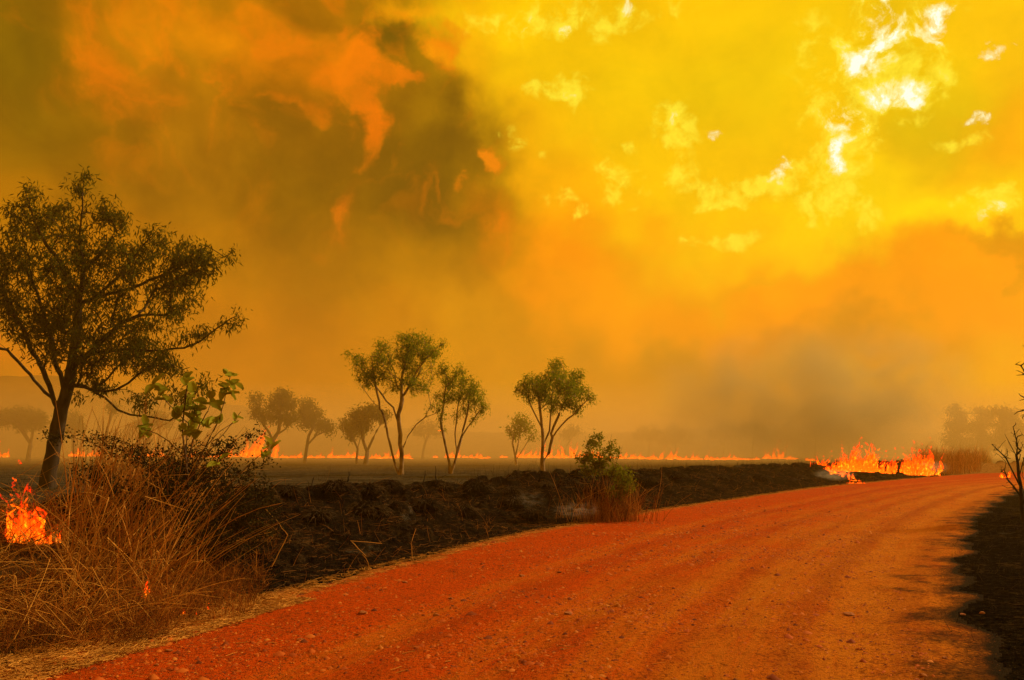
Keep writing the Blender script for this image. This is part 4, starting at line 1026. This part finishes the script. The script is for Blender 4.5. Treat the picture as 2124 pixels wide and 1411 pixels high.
fire(1880, 966, 105, 64, 50, 'second large blaze curling right before the unburnt grass', 50, 7, pk(.7, .4), lean=.5)
for i, (x, y, D) in enumerate([(1722, 975, 42), (1738, 983, 39), (1752, 989, 37.5), (1764, 995, 36.4), (1775, 1001, 35.4)]):
    fire(x, y + 2, 34, 28 - i * 3, None, ['topmost', 'second from the top', 'middle', 'second from the bottom', 'lowest'][i] + ' flame of the trail burning down the bank to the road', 8, 20 + i, group='burning trail down the bank')
line = [(2, 943, 22, 40, 105), (178, 941, 54, 18, 118), (285, 943, 40, 16, 120), (325, 942, 28, 26, 116), (410, 943, 50, 16, 118), (462, 943, 30, 22, 117), (505, 942, 30, 20, 114), (525, 942, 46, 42, 112), (560, 942, 26, 34, 116),
        (595, 944, 46, 18, 118), (655, 944, 30, 12, 120), (708, 944, 50, 22, 120), (757, 945, 26, 10, 122), (800, 945, 50, 20, 122), (842, 945, 20, 10, 123), (902, 944, 8, 10, 124), (937, 944, 24, 22, 120), (975, 944, 24, 9, 124), (1005, 945, 24, 8, 124),
        (1045, 944, 12, 16, 122), (1085, 944, 18, 16, 122), (1112, 944, 30, 18, 120), (1155, 944, 60, 26, 118), (1215, 942, 50, 22, 118), (1250, 945, 50, 12, 120), (1308, 946, 44, 16, 118), (1360, 947, 56, 12, 118), (1398, 946, 18, 20, 118), (1440, 948, 60, 12, 118),
        (1500, 948, 60, 12, 118), (1545, 948, 40, 7, 118), (1605, 946, 44, 22, 116), (1640, 947, 24, 9, 116), (1680, 950, 18, 12, 100), (1700, 955, 20, 18, 80)]
names = []
for i, (x, y, w, h, D) in enumerate(line):
    fire(x, y, w * 1.2, h * 1.35, D, ORD[i] + (' and tall' if h > 20 else ' and low' if h < 11 else '') + ' orange patch from the left in the fire line across the field', max(4, int(w / 4.5)), 40 + i, group='fire line across the field', low=.6, z=at(x, y + 5, D)[2] if D > 90 else None)
fire(2083, 955, 18, 22, 48, 'small orange flame behind the bare roadside shrub', 8, 90)
fire(912, 895, 8, 10, 60, 'tiny ember flame hanging on the stem of the slender green tree', 3, 91, z=at(912, 893, 60)[2])

# ------------------------------------------------------------------ smoke and air
def smoke(name, label, c, size, dens, nscale, color=(.8, .74, .62), seed=0., thr=.5, aniso=.2):
    m, t = new_mat(name); tc = t.n('ShaderNodeTexCoord').outputs['Object']
    g = t.v('LENGTH', tc, out=1)
    wv = t.v('ADD', t.v('MULTIPLY', tc, tuple(nscale)), (seed, seed * .7, 0))
    n = t.noise(wv, 1.0, 4, .55, dist=.6)
    fall = t.rng(g, 1.0, .25)
    d = t.m('MULTIPLY', t.m('MULTIPLY', fall, t.rng(n, thr - .08, thr + .22)), dens)
    pv = t.n('ShaderNodeVolumePrincipled'); t.put(pv.inputs['Color'], color); t.put(pv.inputs['Density'], d); pv.inputs['Anisotropy'].default_value = aniso
    o = t.n('ShaderNodeOutputMaterial'); t.put(o.inputs['Volume'], pv.outputs[0])
    import bmesh
    bm = bmesh.new(); bmesh.ops.create_icosphere(bm, subdivisions=2, radius=1.05); me = bpy.data.meshes.new(name); bm.to_mesh(me); bm.free(); me.materials.append(m)
    ob = bpy.data.objects.new(name, me); col.objects.link(ob); ob.location = Vector(c); ob.scale = size
    tag(ob, label, 'smoke', kind='stuff'); return ob
def haze():
    m, t = new_mat('smoky_air'); pv = t.n('ShaderNodeVolumePrincipled')
    pv.inputs['Color'].default_value = (.97, .62, .10, 1); pv.inputs['Density'].default_value = .0010; pv.inputs['Anisotropy'].default_value = .25
    o = t.n('ShaderNodeOutputMaterial'); t.put(o.inputs['Volume'], pv.outputs[0])
    x, y0, y1, z0, z1 = 3000, -3000, 3000, -3, 30
    V = [(a, b, c) for a in (-x, x) for b in (y0, y1) for c in (z0, z1)]
    Fc = np.array([(0, 1, 3, 2), (4, 6, 7, 5), (0, 4, 5, 1), (2, 3, 7, 6), (0, 2, 6, 4), (1, 5, 7, 3)])
    o = link('haze', mesh('haze', np.array(V), Fc), m); o['kind'] = 'stuff'; tag(o, 'smoky air over the whole plain', 'haze')
haze()

def smoke_bank(name, label, dens, color, box):
    m, t = new_mat(name); pv = t.n('ShaderNodeVolumePrincipled')
    pv.inputs['Color'].default_value = (*color, 1); pv.inputs['Density'].default_value = dens; pv.inputs['Anisotropy'].default_value = .25
    o = t.n('ShaderNodeOutputMaterial'); t.put(o.inputs['Volume'], pv.outputs[0])
    x0, x1, y0, y1, z0, z1 = box
    V = [(a, b, c) for a in (x0, x1) for b in (y0, y1) for c in (z0, z1)]
    Fc = np.array([(0, 1, 3, 2), (4, 6, 7, 5), (0, 4, 5, 1), (2, 3, 7, 6), (0, 2, 6, 4), (1, 5, 7, 3)])
    tag(link(name, mesh(name, np.array(V, float), Fc), m), label, 'smoke', kind='stuff')
smoke_bank('field_smoke', 'smoke lying over the burnt field and the trees behind it', .0055, (.97, .60, .11), (-700, 700, 56, 640, -2, 19))
smoke_bank('low_smoke', 'low thick smoke along the fire line at the far side of the field', .0075, (.92, .78, .44), (-690, 690, 84, 620, -1.8, 9))
smoke('rising_smoke', 'brown smoke rising behind the blaze at the road bend', at(1640, 835, 88), (19, 8, 10), .22, (2.6, 2.2, 1.7), (.60, .60, .42), 3.1, .42)
smoke('rising_smoke', 'smoke billow above the blazing bank on the right', at(1830, 800, 96), (13, 8, 9), .22, (2.2, 2.2, 1.8), (.64, .63, .42), 7.7, .45)
smoke('smoke_wisp', 'thin white smoke wisp curling off the bank beside the small green bush', at(1195, 1058, 15.6), (.60, .25, .20), 1.6, (3.5, 3, 5), (.95, .93, .88), 1.3, .52)
smoke('smoke_wisp', 'faint smoke wisp on the bank slope left of the small green bush', at(1100, 1038, 16.6), (.45, .25, .24), 1.0, (3, 3, 5), (.95, .93, .88), 4.3, .55)
smoke('smoke_wisp', 'thin smoke wisp on the bank under the burning trail', at(1730, 985, 40), (1.3, .5, .35), .8, (3, 3, 2.2), (.95, .93, .88), 5.3, .4)
smoke('smoke_wisp', 'smoke wisp drifting off the end of the bank beside the road bend', at(1925, 970, 50), (1.6, .6, .5), .7, (3, 3, 2.2), (.95, .93, .88), 6.3, .4)
